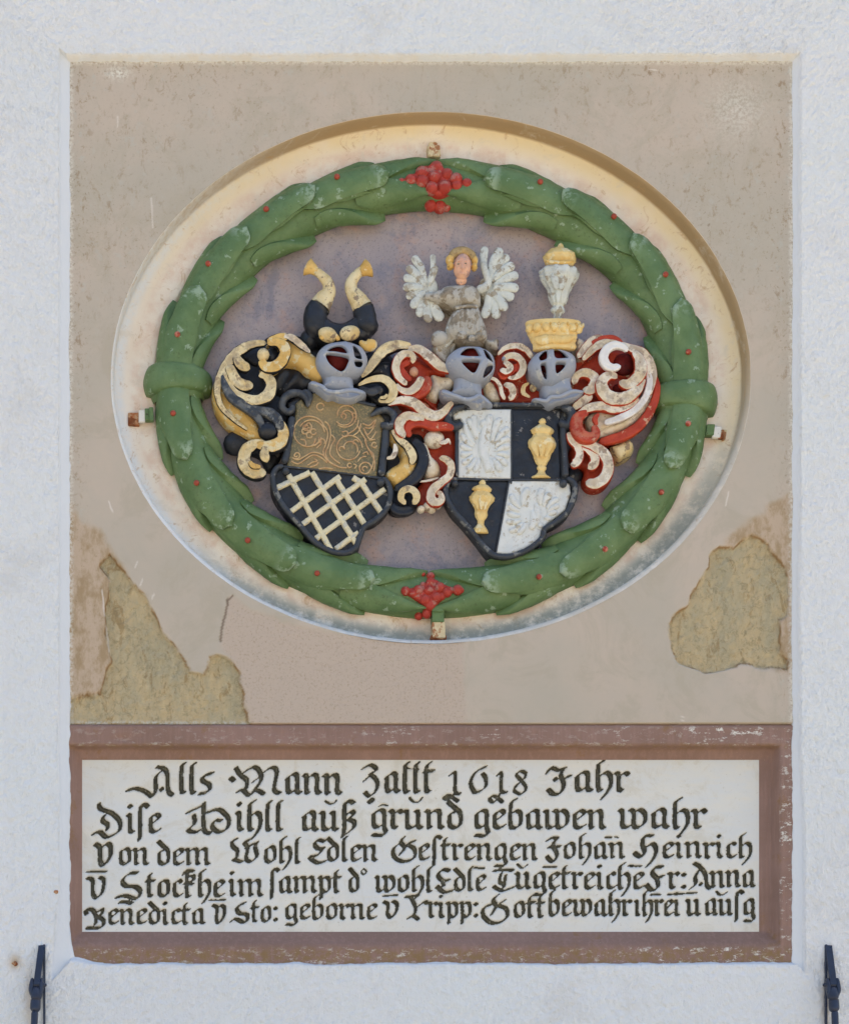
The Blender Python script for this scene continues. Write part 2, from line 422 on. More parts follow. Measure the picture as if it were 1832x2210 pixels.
def stroke(name, R, pts, mat, parent, **k):
    lab = k.pop('label', None); wear = k.pop('wear', None)
    P_ = reg(R, pts)
    if name == 'scroll':
        n_ = len(P_) - 1
        P_ = [(p[0], p[1], p[2] * (.92 + .26 * math.sin(math.pi * i / n_) + .16 * i / n_)) + tuple(p[3:]) for i, p in enumerate(P_)]
        k['h'] = k.get('h', -30) + 6; k.setdefault('rough', .35); k.setdefault('groove', .30); k['seg'] = 22; k['strap'] = True
        if mat in ('cream', 'white', 'yellow'): mat = mat + ('_r' if parent.name.endswith('.001') else '_k')
    V, F = stroke_geo(P_, **k)
    at = {}
    sg = k.get('seg', 12); nb = (len(V) - 2) // sg
    th = np.linspace(0, 2 * math.pi, sg, endpoint=False)
    if name == 'scroll':
        _seed[0] += 1
        sn = np.sin(th)[None, :] + .22 * fbm(np.arange(nb)[:, None] + 0 * th, 3 * np.cos(th)[None, :] + np.zeros((nb, 1)), 4, 2, _seed[0])
        at['side'] = np.r_[sstep(.72, .38, sn).ravel(), 0.3, 0.3]
    if wear:
        at['wear'] = np.r_[(.8 * wear * (.25 + 1.1 * np.clip(np.sin(th), 0, 1) ** 2)[None, :] * np.ones((nb, 1))).ravel(), wear, wear]
    return mkobj(name, V, F, mat, parent, label=lab, attrs=at or None)
def join_geo(L):
    VV = []; FF = []; n = 0
    for V, F in L:
        VV.append(np.asarray(V)); FF += [tuple(i + n for i in f) for f in F]; n += len(V)
    return np.concatenate(VV), FF
def blob_geo(cx, cy, h, rx, ry, rh, rot=0, nu=12, nv=18, rough=.5):
    u = np.linspace(0, math.pi, nu); v = np.linspace(0, 2 * math.pi, nv, endpoint=False)
    U, W = np.meshgrid(u, v, indexing='ij')
    _seed[0] += 1
    nz = 1 + rough * .14 * fbm(U * 12, W * 5, 4, 2, _seed[0]) * np.sin(U)
    x = np.sin(U) * np.cos(W) * rx * nz; y = np.sin(U) * np.sin(W) * ry * nz; z = np.cos(U) * rh * nz
    c, s_ = math.cos(rot), math.sin(rot)
    V = V3(cx + x * c - y * s_, cy + x * s_ + y * c, h + z, h).reshape(-1, 3)
    return V, [tuple(f) for f in gridfaces(nu, nv, True).tolist()]
def blob(name, R, c, mat, parent, h, rh, rot=0, rough=.5, **k):
    x0, y0, s = R
    V, F = blob_geo(x0 + c[0] * s, y0 + c[1] * s, h, c[2] * s, c[3] * s, rh, rot, rough=rough)
    wear = k.pop('wear', None)
    return mkobj(name, V, F, mat, parent, attrs={'wear': np.full(len(V), wear)} if wear else None, **k)

def segdist(P, poly):
    A = poly; B = np.roll(poly, -1, axis=0); best = np.full(len(P), 1e9)
    for a, b in zip(A, B):
        ab = b - a; L = ab @ ab
        if L < 1e-9: continue
        t = np.clip(((P - a) @ ab) / L, 0, 1)
        d = np.linalg.norm(P - (a + t[:, None] * ab), axis=1)
        best = np.minimum(best, d)
    return best
def inside(P, poly):
    x, y = P[:, 0], P[:, 1]; r = np.zeros(len(P), bool); n = len(poly); j = n - 1
    for i in range(n):
        xi, yi = poly[i]; xj, yj = poly[j]
        if yi != yj:
            cnd = ((yi > y) != (yj > y)) & (x < (xj - xi) * (y - yi) / (yj - yi) + xi)
            r ^= cnd
        j = i
    return r
def relief_geo(outline, holes=(), hb=-80, h0=-50, h1=-35, ew=10, step=3.0, smooth=True, hf=None, href=None, noise=.4, hole_hb=None, hole_round=1.5):
    """carved plate from an outline: skirt hb..h0, then rounding up to h1 over ew"""
    def prep(o, st):
        o = np.array(o, float)[:, :2]
        if smooth: o = catmull(o, 8, True)
        o, _ = resample(o, st, True); return o
    out = prep(outline, step); hs = [prep(x, min(step, 2.2)) for x in holes]
    mn = out.min(0); mx = out.max(0)
    gx, gy = np.meshgrid(np.arange(mn[0], mx[0], step), np.arange(mn[1], mx[1], step * .87))
    gx = gx + (np.arange(gx.shape[0]) % 2)[:, None] * step * .5
    G = np.stack([gx.ravel(), gy.ravel()], -1)
    G = G[inside(G, out)]
    d = segdist(G, out); G = G[d > step * .45]
    for x in hs:
        G = G[~inside(G, x)]; G = G[segdist(G, x) > step * .45]
    allp = [out] + hs + [G]
    faces = []; k = 0; 
    for o in [out] + hs:
        faces.append(list(range(k, k + len(o)))); k += len(o)
    PT = np.concatenate(allp)
    edges = []
    for f in faces:
        edges += [(f[i], f[(i + 1) % len(f)]) for i in range(len(f))]
    ov, oe, of, _, _, _ = delaunay_2d_cdt([Vector(p) for p in PT.tolist()], edges, [], 0, 1e-5)
    Pv = np.array([tuple(v) for v in ov]); Fc = np.array([f for f in of if len(f) == 3])
    cen = Pv[Fc].mean(1)
    keep = inside(cen, out)
    for x in hs: keep &= ~inside(cen, x)
    Fc = Fc[keep]
    d = segdist(Pv, out)
    t = np.clip(d / ew, 0, 1)
    H = h0 + (h1 - h0) * np.sqrt(1 - (1 - t) ** 2)
    if hf is not None: H = hf(Pv[:, 0], Pv[:, 1], d, H)
    for x in hs:
        dh = segdist(Pv, x); H = H - 2.0 * np.clip(1 - dh / hole_round, 0, 1)
    _seed[0] += 1
    H = H + noise * fbm(Pv[:, 0], Pv[:, 1], 14, 3, _seed[0])
    hr = href if href is not None else (h0 + h1) / 2
    # orientation towards the viewer
    a, b, c = Pv[Fc[:, 0]], Pv[Fc[:, 1]], Pv[Fc[:, 2]]
    cr = (b[:, 0] - a[:, 0]) * (c[:, 1] - a[:, 1]) - (b[:, 1] - a[:, 1]) * (c[:, 0] - a[:, 0])
    Fc[cr > 0] = Fc[cr > 0][:, ::-1]
    V = V3(Pv[:, 0], Pv[:, 1], H, hr + 0 * H)
    F = [tuple(int(i) for i in f) for f in Fc]
    cnt = {}
    for f in F:
        for i in range(3):
            e = (f[i], f[(i + 1) % 3]); cnt[e] = 1
    bnd = [e for e in cnt if (e[1], e[0]) not in cnt]
    used = sorted({i for e in bnd for i in e}); idx = {i: len(V) + k for k, i in enumerate(used)}
    hbv = np.full(len(used), float(hb))
    if hole_hb is not None and hs:
        pu = Pv[used]
        for x in hs: hbv[segdist(pu, x) < .3] = hole_hb
    V2 = V3(Pv[used, 0], Pv[used, 1], hbv, hr + 0 * hbv)
    V = np.concatenate([V, V2])
    F += [(b_, a_, idx[a_], idx[b_]) for a_, b_ in bnd]
    return V, F
def relief(name, R, outline, mat, parent, holes=(), sharp=None, label=None, wear=None, **k):
    if name in ('cloth_fold', 'mantling'):
        k['h0'] = k.get('h0', -50) - 9; k['h1'] = k.get('h1', -35) - 8
    V, F = relief_geo(reg(R, outline), [reg(R, x) for x in holes], **k)
    return mkobj(name, V, F, mat, parent, sharp=sharp, label=label, attrs={'wear': np.full(len(V), wear)} if wear else None)
def box_geo(x0, y0, x1, y1, h0, h1, b=1.0, skew=(0, 0)):
    """bevelled block; skew shifts the lower end sideways"""
    X = [x0, x0 + b, x1 - b, x1]
    V = []; F = []
    hr = (h0 + h1) / 2
    def P(x, y, h):
        k = (y - y0) / (y1 - y0 + 1e-9)
        return V3(x + skew[0] * k, y, h, hr)
    ring = [(x0, y0 + b), (x0 + b, y0), (x1 - b, y0), (x1, y0 + b), (x1, y1 - b), (x1 - b, y1), (x0 + b, y1), (x0, y1 - b)]
    cx, cy = (x0 + x1) / 2, (y0 + y1) / 2
    for h, ins in ((h0, 0), (h1 - b, 0), (h1, b * .8)):
        for x, y in ring:
            V.append(P(x + np.sign(cx - x) * ins, y + np.sign(cy - y) * ins, h))
    for r in range(2):
        for j in range(8):
            a = r * 8 + j; c = r * 8 + (j + 1) % 8
            F.append((a, a + 8, c + 8, c))
    F.append(tuple(range(16, 24))[::-1]); F.append(tuple(range(0, 8)))
    return np.array(V), F
def box(name, x0, y0, x1, y1, h0, h1, mat, parent, b=1.0, skew=(0, 0), label=None):
    V, F = box_geo(x0, y0, x1, y1, h0, h1, b, skew)
    o = mkobj(name, V, F, mat, parent, label=label)
    o.data.polygons.foreach_set('use_smooth', np.zeros(len(o.data.polygons), bool))
    return o

# ================================================================== GROUND
gv = [(-40, -60, 0), (40, -60, 0), (40, .3, 0), (-40, .3, 0)]  # unseen sheet, added so that warm light bounces onto the undersides
tag(mkobj('ground', gv, [(0, 1, 2, 3)], 'ground'), 'unseen pale sandy ground in front of the wall', None, None, 'structure')

# ================================================================== PLASTER WALL
PX0, PY0, PX1, PY1 = 151.0, 133.0, 1709.0, 2079.0
def rect_ring(n_per, x0, y0, x1, y1):
    nx = int((x1 - x0) / n_per); ny = int((y1 - y0) / n_per)
    top = [(x0 + (x1 - x0) * i / nx, y0) for i in range(nx)]
    rgt = [(x1, y0 + (y1 - y0) * i / ny) for i in range(ny)]
    bot = [(x1 - (x1 - x0) * i / nx, y1) for i in range(nx)]
    lft = [(x0, y1 - (y1 - y0) * i / ny) for i in range(ny)]
    side = [0] * nx + [1] * ny + [2] * nx + [3] * ny
    return np.array(top + rgt + bot + lft), np.array(side)
ring, side = rect_ring(3.0, PX0, PY0, PX1, PY1)
cx_, cy_ = (PX0 + PX1) / 2, (PY0 + PY1) / 2; hw, hh = (PX1 - PX0) / 2, (PY1 - PY0) / 2
dd = np.r_[-1.5, np.arange(0, 175, 2.9), 190, 215, 250, 300, 400, 600, 1000, 1800, 3500]
X = cx_ + (ring[:, 0] - cx_)[None, :] * (hw + dd[:, None]) / hw
Y = cy_ + (ring[:, 1] - cy_)[None, :] * (hh + dd[:, None]) / hh
# ragged edge of the plaster against the stone
nr_ = 2.6 * fbm(ring[:, 0], ring[:, 1], 22, 4, 5) + 1.6 * fbm(ring[:, 0], ring[:, 1], 90, 2, 9)
nr_ = nr_ + np.where(side == 2, 3.5 * fbm(ring[:, 0], ring[:, 1], 40, 3, 77), 0)
bl = np.exp(-((ring[:, 0] - 168) / 30) ** 2 - ((ring[:, 1] - 2079) / 40) ** 2) * 14
nr_ = np.where((side == 3) | (side == 2), nr_ + bl, nr_)
fall = np.exp(-np.clip(dd, 0, None) / 12)[:, None]
nrmx = np.array([0, 1, 0, -1])[side]; nrmy = np.array([-1, 0, 1, 0])[side]
X = X - nrmx[None, :] * nr_[None, :] * fall
Y = Y - nrmy[None, :] * nr_[None, :] * fall
bw_side = np.array([4.0, 10.0, 3.0, 20.0])[side]
bw = bw_side + np.where(side == 1, 10 * sstep(1500, 1900, ring[:, 1]), 0) + np.where(side == 3, 14 * sstep(1850, 2079, ring[:, 1]), 0)
bw = bw * (1 + .12 * fbm(ring[:, 0], ring[:, 1], 120, 2, 31))
DD = dd[:, None] + 0 * X
sm = sstep(0, 1, (DD - bw) / 3.5)
H = 1.5 + 5.5 * sstep(0, 1, DD / np.maximum(bw, 6)) + 9 * sm
rg = sm * (dd[:, None] < 900)
wob = fbm(X + .35 * Y, Y * .7 - .35 * X, 6.2, 2, 3)
H = H + rg * (3.0 * wob + 1.8 * np.abs(fbm(X, Y, 5, 2, 8))) + 1.2 * fbm(X, Y, 160, 3, 12)
# hollow round the strut plate at lower left and faint smoothing there
H[0] = -12
V = V3(X, Y, H, 0 * H)
V = V.reshape(-1, 3)
edge = (np.exp(-np.clip(DD - bw, 0, None) / 14) * (side == 0)[None, :] * .9 + .35 * np.exp(-np.clip(DD, 0, None) / 8))
rust = np.exp(-((X - 34) / 14) ** 2 - ((Y - 2080) / 16) ** 2) + .5 * np.exp(-((X - 66) / 11) ** 2) * sstep(2060, 2140, Y) * (X < 120) + .5 * np.exp(-((X - 1777) / 9) ** 2) * sstep(2060, 2170, Y) * (X > 1700)
wall = mkobj('house_wall', V, gridfaces(len(dd), len(ring), True), 'plaster', None,
             attrs={'rough': (.25 + .75 * rg), 'edge': edge, 'rustrun': np.clip(rust, 0, 1)})
# ring runs clockwise in the picture: check facing
tag(wall, 'rough white plastered house wall framing the carved stone panel', 'wall')
wb = mkobj('backing', V3(np.array([-3400., 5200, 5200, -3400]), np.array([-2500., -2500, 4700, 4700]), np.full(4, -150.), np.zeros(4)), [(0, 1, 2, 3)], 'plaster', wall)

# ================================================================== STONE SURROUND WITH OVAL NICHE
sur = tag(empty('stone_surround', 930, 1560), 'beige washed sandstone block with a large oval niche and peeled yellowish patches', 'stone panel')
EX, EY, EA, EB = 930.0, 815.0, 690.0, 574.0
SX0, SY0, SX1, SY1 = 148.0, 129.0, 1712.0, 1561.0
NT = 1320; NR = 170
angs = np.linspace(0, 2 * math.pi, NT, endpoint=False)
ex = EX + EA * np.cos(angs); ey = EY + EB * np.sin(angs)
rag = 1 + .0012 * fbm(ex, ey, 26, 3, 4)
ex = EX + EA * np.cos(angs) * rag; ey = EY + EB * np.sin(angs) * rag
dx, dy = ex - EX, ey - EY
tx = np.where(dx > 0, (SX1 - EX) / np.where(abs(dx) < 1e-6, 1e-6, dx), (SX0 - EX) / np.where(abs(dx) < 1e-6, -1e-6, dx))
ty = np.where(dy > 0, (SY1 - EY) / np.where(abs(dy) < 1e-6, 1e-6, dy), (SY0 - EY) / np.where(abs(dy) < 1e-6, -1e-6, dy))
tt = np.minimum(tx, ty); rxp = EX + dx * tt; ryp = EY + dy * tt
for cxx, cyy in ((SX0, SY0), (SX1, SY0), (SX0, SY1), (SX1, SY1)):
    k = np.argmin((rxp - cxx) ** 2 + (ryp - cyy) ** 2); rxp[k] = cxx; ryp[k] = cyy
u = np.linspace(0, 1, NR)[:, None]
X = ex + (rxp - ex) * u; Y = ey + (ryp - ey) * u
RZ = (100, 1080, .2872)   # zoom frame used for lower left tracing
RZ2 = (1380, 1080, .26667)
def poly(R, p): return np.array([q[:2] for q in reg(R, p)])
peelL = poly(RZ, [(170, 1700), (170, 1480), (400, 1450), (440, 1300), (500, 1200), (440, 1000), (450, 800), (480, 600), (400, 480), (480, 400), (560, 500), (650, 620), (760, 740), (830, 880), (880, 1000), (990, 1120), (1060, 1230), (1090, 1290), (1190, 1310), (1240, 1180), (1300, 1160), (1390, 1200), (1450, 1290), (1480, 1480), (1530, 1680), (1500, 1720)])
rubL = poly(RZ, [(150, -50), (200, 60), (280, 170), (400, 220), (480, 360), (620, 560), (500, 900), (560, 1300), (400, 1500), (150, 1560)])
peelR = poly(RZ2, [(640, 370), (770, 380), (900, 265), (1040, 350), (1130, 480), (1190, 560), (1210, 700), (1190, 920), (1130, 960), (1130, 1200), (1200, 1290), (1200, 1350), (1000, 1350), (830, 1310), (700, 1370), (570, 1400), (420, 1350), (310, 1310), (260, 1180), (240, 1000), (300, 900), (380, 860), (450, 700), (550, 540), (580, 430)])
rubR = poly(RZ2, [(690, 320), (860, 180), (1010, 100), (1030, 40), (1230, -60), (1230, 1400), (1100, 1380), (1000, 1300), (900, 900), (700, 600)])
pinkP = poly(RZ, [(1380, 720), (1560, 830), (1800, 920), (2200, 1010), (2650, 1030), (3130, 1030), (3140, 1400), (3150, 1700), (1530, 1690), (1470, 1400), (1440, 1260), (1380, 1180), (1310, 1100), (1340, 900)])
Pq = np.stack([X.ravel(), Y.ravel()], -1)
jx = 5 * fbm(Pq[:, 0], Pq[:, 1], 16, 3, 41); jy = 5 * fbm(Pq[:, 0], Pq[:, 1], 16, 3, 47)
Pj = Pq + np.stack([jx, jy], -1)
def soft(pl, wd, P=Pj):
    mn = pl.min(0) - wd * 3; mx = pl.max(0) + wd * 3
    sel = np.all((P > mn) & (P < mx), axis=1); r = np.zeros(len(P))
    Ps = P[sel]; d = segdist(Ps, pl) * np.where(inside(Ps, pl), 1, -1)
    r[sel] = sstep(-wd, wd, d); return r
peel = np.maximum(soft(peelL, 2.6), soft(peelR, 2.6))
rub = np.maximum(soft(rubL, 9), soft(rubR, 9))
pink = soft(pinkP, 7)
crk = np.array([q for q in reg(RZ, [(1400, 722), (1360, 750), (1365, 790), (1345, 860), (1335, 900), (1318, 970), (1310, 1060)])])
cd = np.full(len(Pq), 1e9)
def line_d(P, pts):
    best = np.full(len(P), 1e9)
    for a, b in zip(pts[:-1], pts[1:]):
        a = np.array(a[:2]); b = np.array(b[:2]); ab = b - a
        t = np.clip(((P - a) @ ab) / (ab @ ab), 0, 1)
        best = np.minimum(best, np.linalg.norm(P - (a + t[:, None] * ab), axis=1))
    return best
Pj2 = Pq + .5 * np.stack([jx, jy], -1)
cd = line_d(Pj2, crk)
crack = .75 * sstep(3.6, .8, cd)
scr = np.zeros(len(Pq))
for a, b in (((220, 1273), (227, 1325)), ((229, 1350), (237, 1405)), ((327, 427), (331, 492)), ((255, 250), (256, 274)), ((236, 1083), (243, 1104)), ((1471, 1543), (1471, 1562)), ((1565, 1092), (1572, 1060)), ((292, 1224), (297, 1212)), ((304, 1262), (309, 1250)), ((328, 1292), (333, 1282)), ((1402, 150), (1418, 152))):
    scr = np.maximum(scr, .6 * sstep(2.2, .8, line_d(Pj2, [a, b])))
xr, yr = Pq[:, 0], Pq[:, 1]
edged = np.minimum(np.minimum(xr - SX0, SX1 - xr), yr - SY0)
old = np.clip(sstep(900, 500, yr) * (.55 + .45 * fbm(xr, yr, 150, 3, 63)) + .8 * sstep(60, 10, edged), 0, 1)
old = old * (1 - .6 * np.exp(-((xr - 930) / 330) ** 2) * sstep(250, 150, yr))
lime = .8 * sstep(16, 3, edged) + np.exp(-((xr - 255) / 26) ** 2 - ((yr - 158) / 14) ** 2) + .5 * np.exp(-((xr - 1590) / 60) ** 2 - ((yr - 235) / 60) ** 2)
lime = np.maximum(lime, .95 * sstep(10, 3, SY1 - yr) * (xr < 540))
rgh = np.clip(peel + .8 * pink + .5 * rub + .25 * old, 0, 1)
Hs = 1.2 * fbm(xr, yr, 120, 4, 15)
deep = 8.5 + 5.0 * fbm(xr * 1.4, yr * .7, 60, 4, 21) + 3.2 * np.abs(fbm(xr + yr, yr * .6, 22, 4, 23))
Hs = Hs + peel * 2.6 * fbm(xr, yr, 13, 3, 29) - peel * deep - .8 * rub * (1 - peel) + pink * .5 * fbm(xr, yr, 6, 2, 25) - old * .5 * np.abs(fbm(xr, yr * .6, 18, 4, 27)) - 1.6 * crack - 1.3 * pink
Hs = Hs + .5 * scr
Hs[-NT:] = -14
V = V3(Pq[:, 0], Pq[:, 1], Hs, 0 * Hs)
mkobj('stone_face', V, gridfaces(NR, NT, True)[:, ::-1], 'sandstone', sur,
      attrs={'peel': peel, 'rub': rub * (1 - peel), 'pink': pink * (1 - peel), 'old': old * (1 - pink), 'lime': np.clip(lime, 0, 1), 'crack': crack, 'scratch': scr, 'rough': rgh})
FH = -78.0
prof = [(0, 0), (2, -1.2), (6, -3), (10, -7), (13, -13), (14, -22), (14.5, -34), (15, -44), (17, -47), (21, -49), (28, -51), (38, -54), (50, -57), (62, -59), (72, -59), (84, -58), (100, -60), (108, -70), (120, FH)]
prof = np.array(prof); pq, _ = resample(np.c_[prof, prof[:, 0]], 3.0); 
pin = []
cum = np.r_[0, np.cumsum(np.hypot(np.diff(prof[:, 0]), np.diff(prof[:, 1])))]
ss = np.linspace(0, cum[-1], 64); PI_ = np.interp(ss, cum, prof[:, 0]); PH_ = np.interp(ss, cum, prof[:, 1])
ca, sa = np.cos(angs), np.sin(angs)
# chamfer is broader at the lower rim
wide = .26 + .62 * sstep(-.35, .6, sa) + .12 * sstep(0, .9, ca)
ins = np.where(PI_[:, None] < 14.2, PI_[:, None] * wide[None, :], PI_[:, None] - 14.2 * (1 - wide[None, :]))
X = EX + (EA - ins) * ca * rag ** 1; Y = EY + (EB - ins) * sa * rag ** 1
Hn = PH_[:, None] + 1.2 * fbm(X, Y, 26, 3, 71) * sstep(16, 30, PI_)[:, None] + 0 * X
V = V3(X, Y, Hn, 0 * X).reshape(-1, 3)
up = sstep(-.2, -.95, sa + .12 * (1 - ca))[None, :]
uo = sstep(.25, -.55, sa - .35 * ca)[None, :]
lipm = (sstep(.5, 2.5, PI_) * sstep(18, 15, PI_))[:, None] * uo  # upper lip: brown of the ochre stone with its shade painted in
och = np.clip(sstep(66, 24, PI_)[:, None] * (PI_ > 15)[:, None] * (.9 * sstep(.35, -.6, sa - .45 * ca)[None, :]), 0, 1)  # top cavetto: some ochre paint, mostly warm bounced light put into the colour
whi = np.clip(sstep(44, 24, PI_)[:, None] * sstep(.3, 1.0, -ca + .9 * np.maximum(sa, 0))[None, :], 0, 1)  # left and lower cavetto whitened: their brighter light is painted in
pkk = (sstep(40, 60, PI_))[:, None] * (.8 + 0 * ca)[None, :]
gri = np.maximum(sstep(.3, .85, sa + .25 * ca)[None, :] * (sstep(12, 18, PI_) * sstep(66, 34, PI_))[:, None], .35 * sstep(.2, .8, sa + .45 * ca)[None, :] * sstep(26, 16, PI_)[:, None])  # greyer along the lower rim
one = np.ones_like(X)
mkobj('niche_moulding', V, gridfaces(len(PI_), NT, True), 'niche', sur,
      attrs={'ochre_bounce': och * one, 'whiten': whi * one, 'pinkish': pkk * one, 'lower_grey': gri * one, 'lip_shade': lipm * one})
rr = np.linspace(1, 0.001, 110)[:, None]
aa = np.linspace(0, 2 * math.pi, 480, endpoint=False)[None, :]
X = EX + (EA - 112) * rr * np.cos(aa); Y = EY + (EB - 112) * rr * np.sin(aa)
Hf = FH + 1.4 * fbm(X, Y, 70, 4, 81) + .5 * fbm(X, Y, 12, 3, 83) + 3.0 * (1 - rr ** 4)
V = V3(X, Y, Hf, 0 * X).reshape(-1, 3)
mkobj('oval_field', V, gridfaces(110, 480, True), 'field', sur, label='mottled mauve painted ground behind the arms')
adopt(sur)

# ================================================================== WREATH
wr = tag(empty('leaf_wreath', 928, 1285), 'green painted oval wreath of carved leaves with red berries at top and bottom', 'wreath')
WX, WY, WA, WB = 931.0, 838.0, 546.0, 443.0
TR, TH, WH = 53.0, 44.0, -62.0        # tube half width, depth radius, centre depth
WREF = -40.0
tf = np.linspace(-math.pi, math.pi, 4001)
Lx = np.r_[0, np.cumsum(np.hypot(WA * np.diff(np.cos(tf)), WB * np.diff(np.sin(tf))))]
def tpar(x, y): return math.atan2((y - WY) / WB, (x - WX) / WA)
def s_of(t): return np.interp(t, tf, Lx)
def t_of(s): return np.interp(np.mod(s, Lx[-1]), Lx, tf)
def tube_pt(s, off, rad):
    """s arc mm, off = arc offset across (mm, + = outward), rad = radial factor"""
    t = t_of(s); c, n = np.cos(t), np.sin(t)
    tx_, ty_ = -WA * n, WB * c; L = np.hypot(tx_, ty_); nx, ny = ty_ / L, -tx_ / L
    th = off / 52.0
    ox = TR * np.sin(th) * rad
    X = WX + WA * c + nx * ox; Y = WY + WB * n + ny * ox
    H = WH + TH * np.cos(th) * rad
    return V3(X, Y, H, WREF + 0 * X)
sg = np.linspace(0, Lx[-1], 720, endpoint=False)[:, None]; og = np.linspace(-92, 92, 28)[None, :]
V = tube_pt(sg + 0 * og, og + 0 * sg, .92 + .025 * fbm(sg + 0 * og, og + 0 * sg, 40, 3, 91)).reshape(-1, 3)
F = gridfaces(720, 28); wrap = np.array([(719 * 28 + j, 719 * 28 + j + 1, j + 1, j) for j in range(27)])
mkobj('garland', V, np.concatenate([F, wrap])[:, ::-1], 'green', wr)
def tongue(s_tip, dr, off0, off1, ln, w0, w1, lift0, lift1, point=.5, rnd=.3, camber=3.5, nu=26, nv=11, wearfrom=None, bend=0.0):
    u = np.linspace(0, 1, nu)[:, None]; v = np.linspace(-1, 1, nv)[None, :]
    w = w0 + (w1 - w0) * u
    k = np.clip((u - (1 - rnd)) / rnd, 0, 1)
    w = w * np.clip(1 - k ** (2.0 if point < .5 else 1.15), 0, 1) ** (.5 if point < .5 else 1.0) + .25
    w = w * sstep(-.25, .25, u)
    s = s_tip - dr * (1 - u) * ln
    off = off0 + (off1 - off0) * u ** 1.4 + v * w
    lift = (lift0 + (lift1 - lift0) * u ** 1.3) * (1 - (.6 if point > .5 else .25) * np.clip((u - .72) / .28, 0, 1) ** 1.6)
    _seed[0] += 1
    rad = 1 + (lift + camber * (1 - v * v) * sstep(0, .3, u) * (1 - .7 * (point > .5) * np.clip((u - .8) / .2, 0, 1)) + .8 * fbm(s + 0 * v, off, 12, 2, _seed[0])) / 44.0
    # edges: ring of skirt vertices going down into the tube
    vv = np.concatenate([off[:, :1], off, off[:, -1:]], 1)
    rr_ = np.concatenate([0 * rad[:, :1] + .86, rad, 0 * rad[:, -1:] + .86], 1)
    sss = s + 0 * vv
    tipo = vv[-1:]; 
    vv = np.concatenate([vv, tipo]); rr_ = np.concatenate([rr_, 0 * rr_[-1:] + .86]); sss = np.concatenate([sss, sss[-1:] + dr * .5])
    V = tube_pt(sss, vv, rr_).reshape(-1, 3)
    F = gridfaces(vv.shape[0], vv.shape[1])
    if dr > 0: F = F[:, ::-1]
    uu = np.concatenate([u + 0 * v[:, :1] + np.zeros((1, nv + 2)), np.ones((1, nv + 2))])
    wear = sstep(wearfrom, wearfrom + .12, uu) if wearfrom else 0 * uu
    return V, [tuple(f) for f in F.tolist()], wear.ravel()
def leaf(parts, name='leaf', label=None):
    L = [tongue(**p) for p in parts]
    V, F = join_geo([(a, b) for a, b, c in L]); W = np.concatenate([c for a, b, c in L])
    return mkobj(name, V, F, 'green', wr, attrs={'wear': W}, sharp=55, label=label)
CEN = {  # direction sign, [(nail, tip) ...] central leaves per quarter
    'ul': (1, [((722, 402), (836, 394)), ((570, 473), (676, 424)), ((448, 590), (532, 512)), ((384, 739), (432, 636))]),
    'ur': (-1, [((1162, 413), (1040, 398)), ((1321, 489), (1208, 434)), ((1428, 613), (1358, 528)), ((1476, 776), (1457, 664))]),
    'll': (-1, [((375, 905), (404, 1000)), ((424, 1050), (498, 1140)), ((531, 1172), (636, 1226)), ((680, 1247), (806, 1262))]),
    'lr': (1, [((1475, 928), (1435, 1022)), ((1419, 1071), (1338, 1150)), ((1301, 1192), (1204, 1242)), ((1158, 1255), (1034, 1268))]),
}
INN = {'ul': [(841, 474), (696, 508), (562, 584), (479, 674)], 'ur': [(1038, 472), (1189, 514), (1313, 598), (1395, 712)],
       'll': [(468, 999), (531, 1101), (652, 1179), (801, 1212)], 'lr': [(1391, 1008), (1314, 1109), (1175, 1196), (1045, 1222)]}
OUT = {'ul': [(803, 347), (646, 385), (459, 505), (361, 648)], 'ur': [(1084, 356), (1260, 412), (1409, 519), (1512, 683)],
       'll': [(349, 1022), (417, 1154), (598, 1282), (779, 1331)], 'lr': [(1500, 1022), (1406, 1170), (1262, 1272), (1080, 1330)]}
def s_and_off(x, y):
    t = tpar(x, y); s = s_of(t)
    c, n = math.cos(t), math.sin(t)
    tx_, ty_ = -WA * n, WB * c; L = math.hypot(tx_, ty_); nx, ny = ty_ / L, -tx_ / L
    d = (x - WX - WA * c) * nx + (y - WY - WB * n) * ny
    return float(s), 52 * math.asin(max(-.98, min(.98, d / TR * .9))) if abs(d) < 62 else math.copysign(74, d), d
rng = random.Random(3)
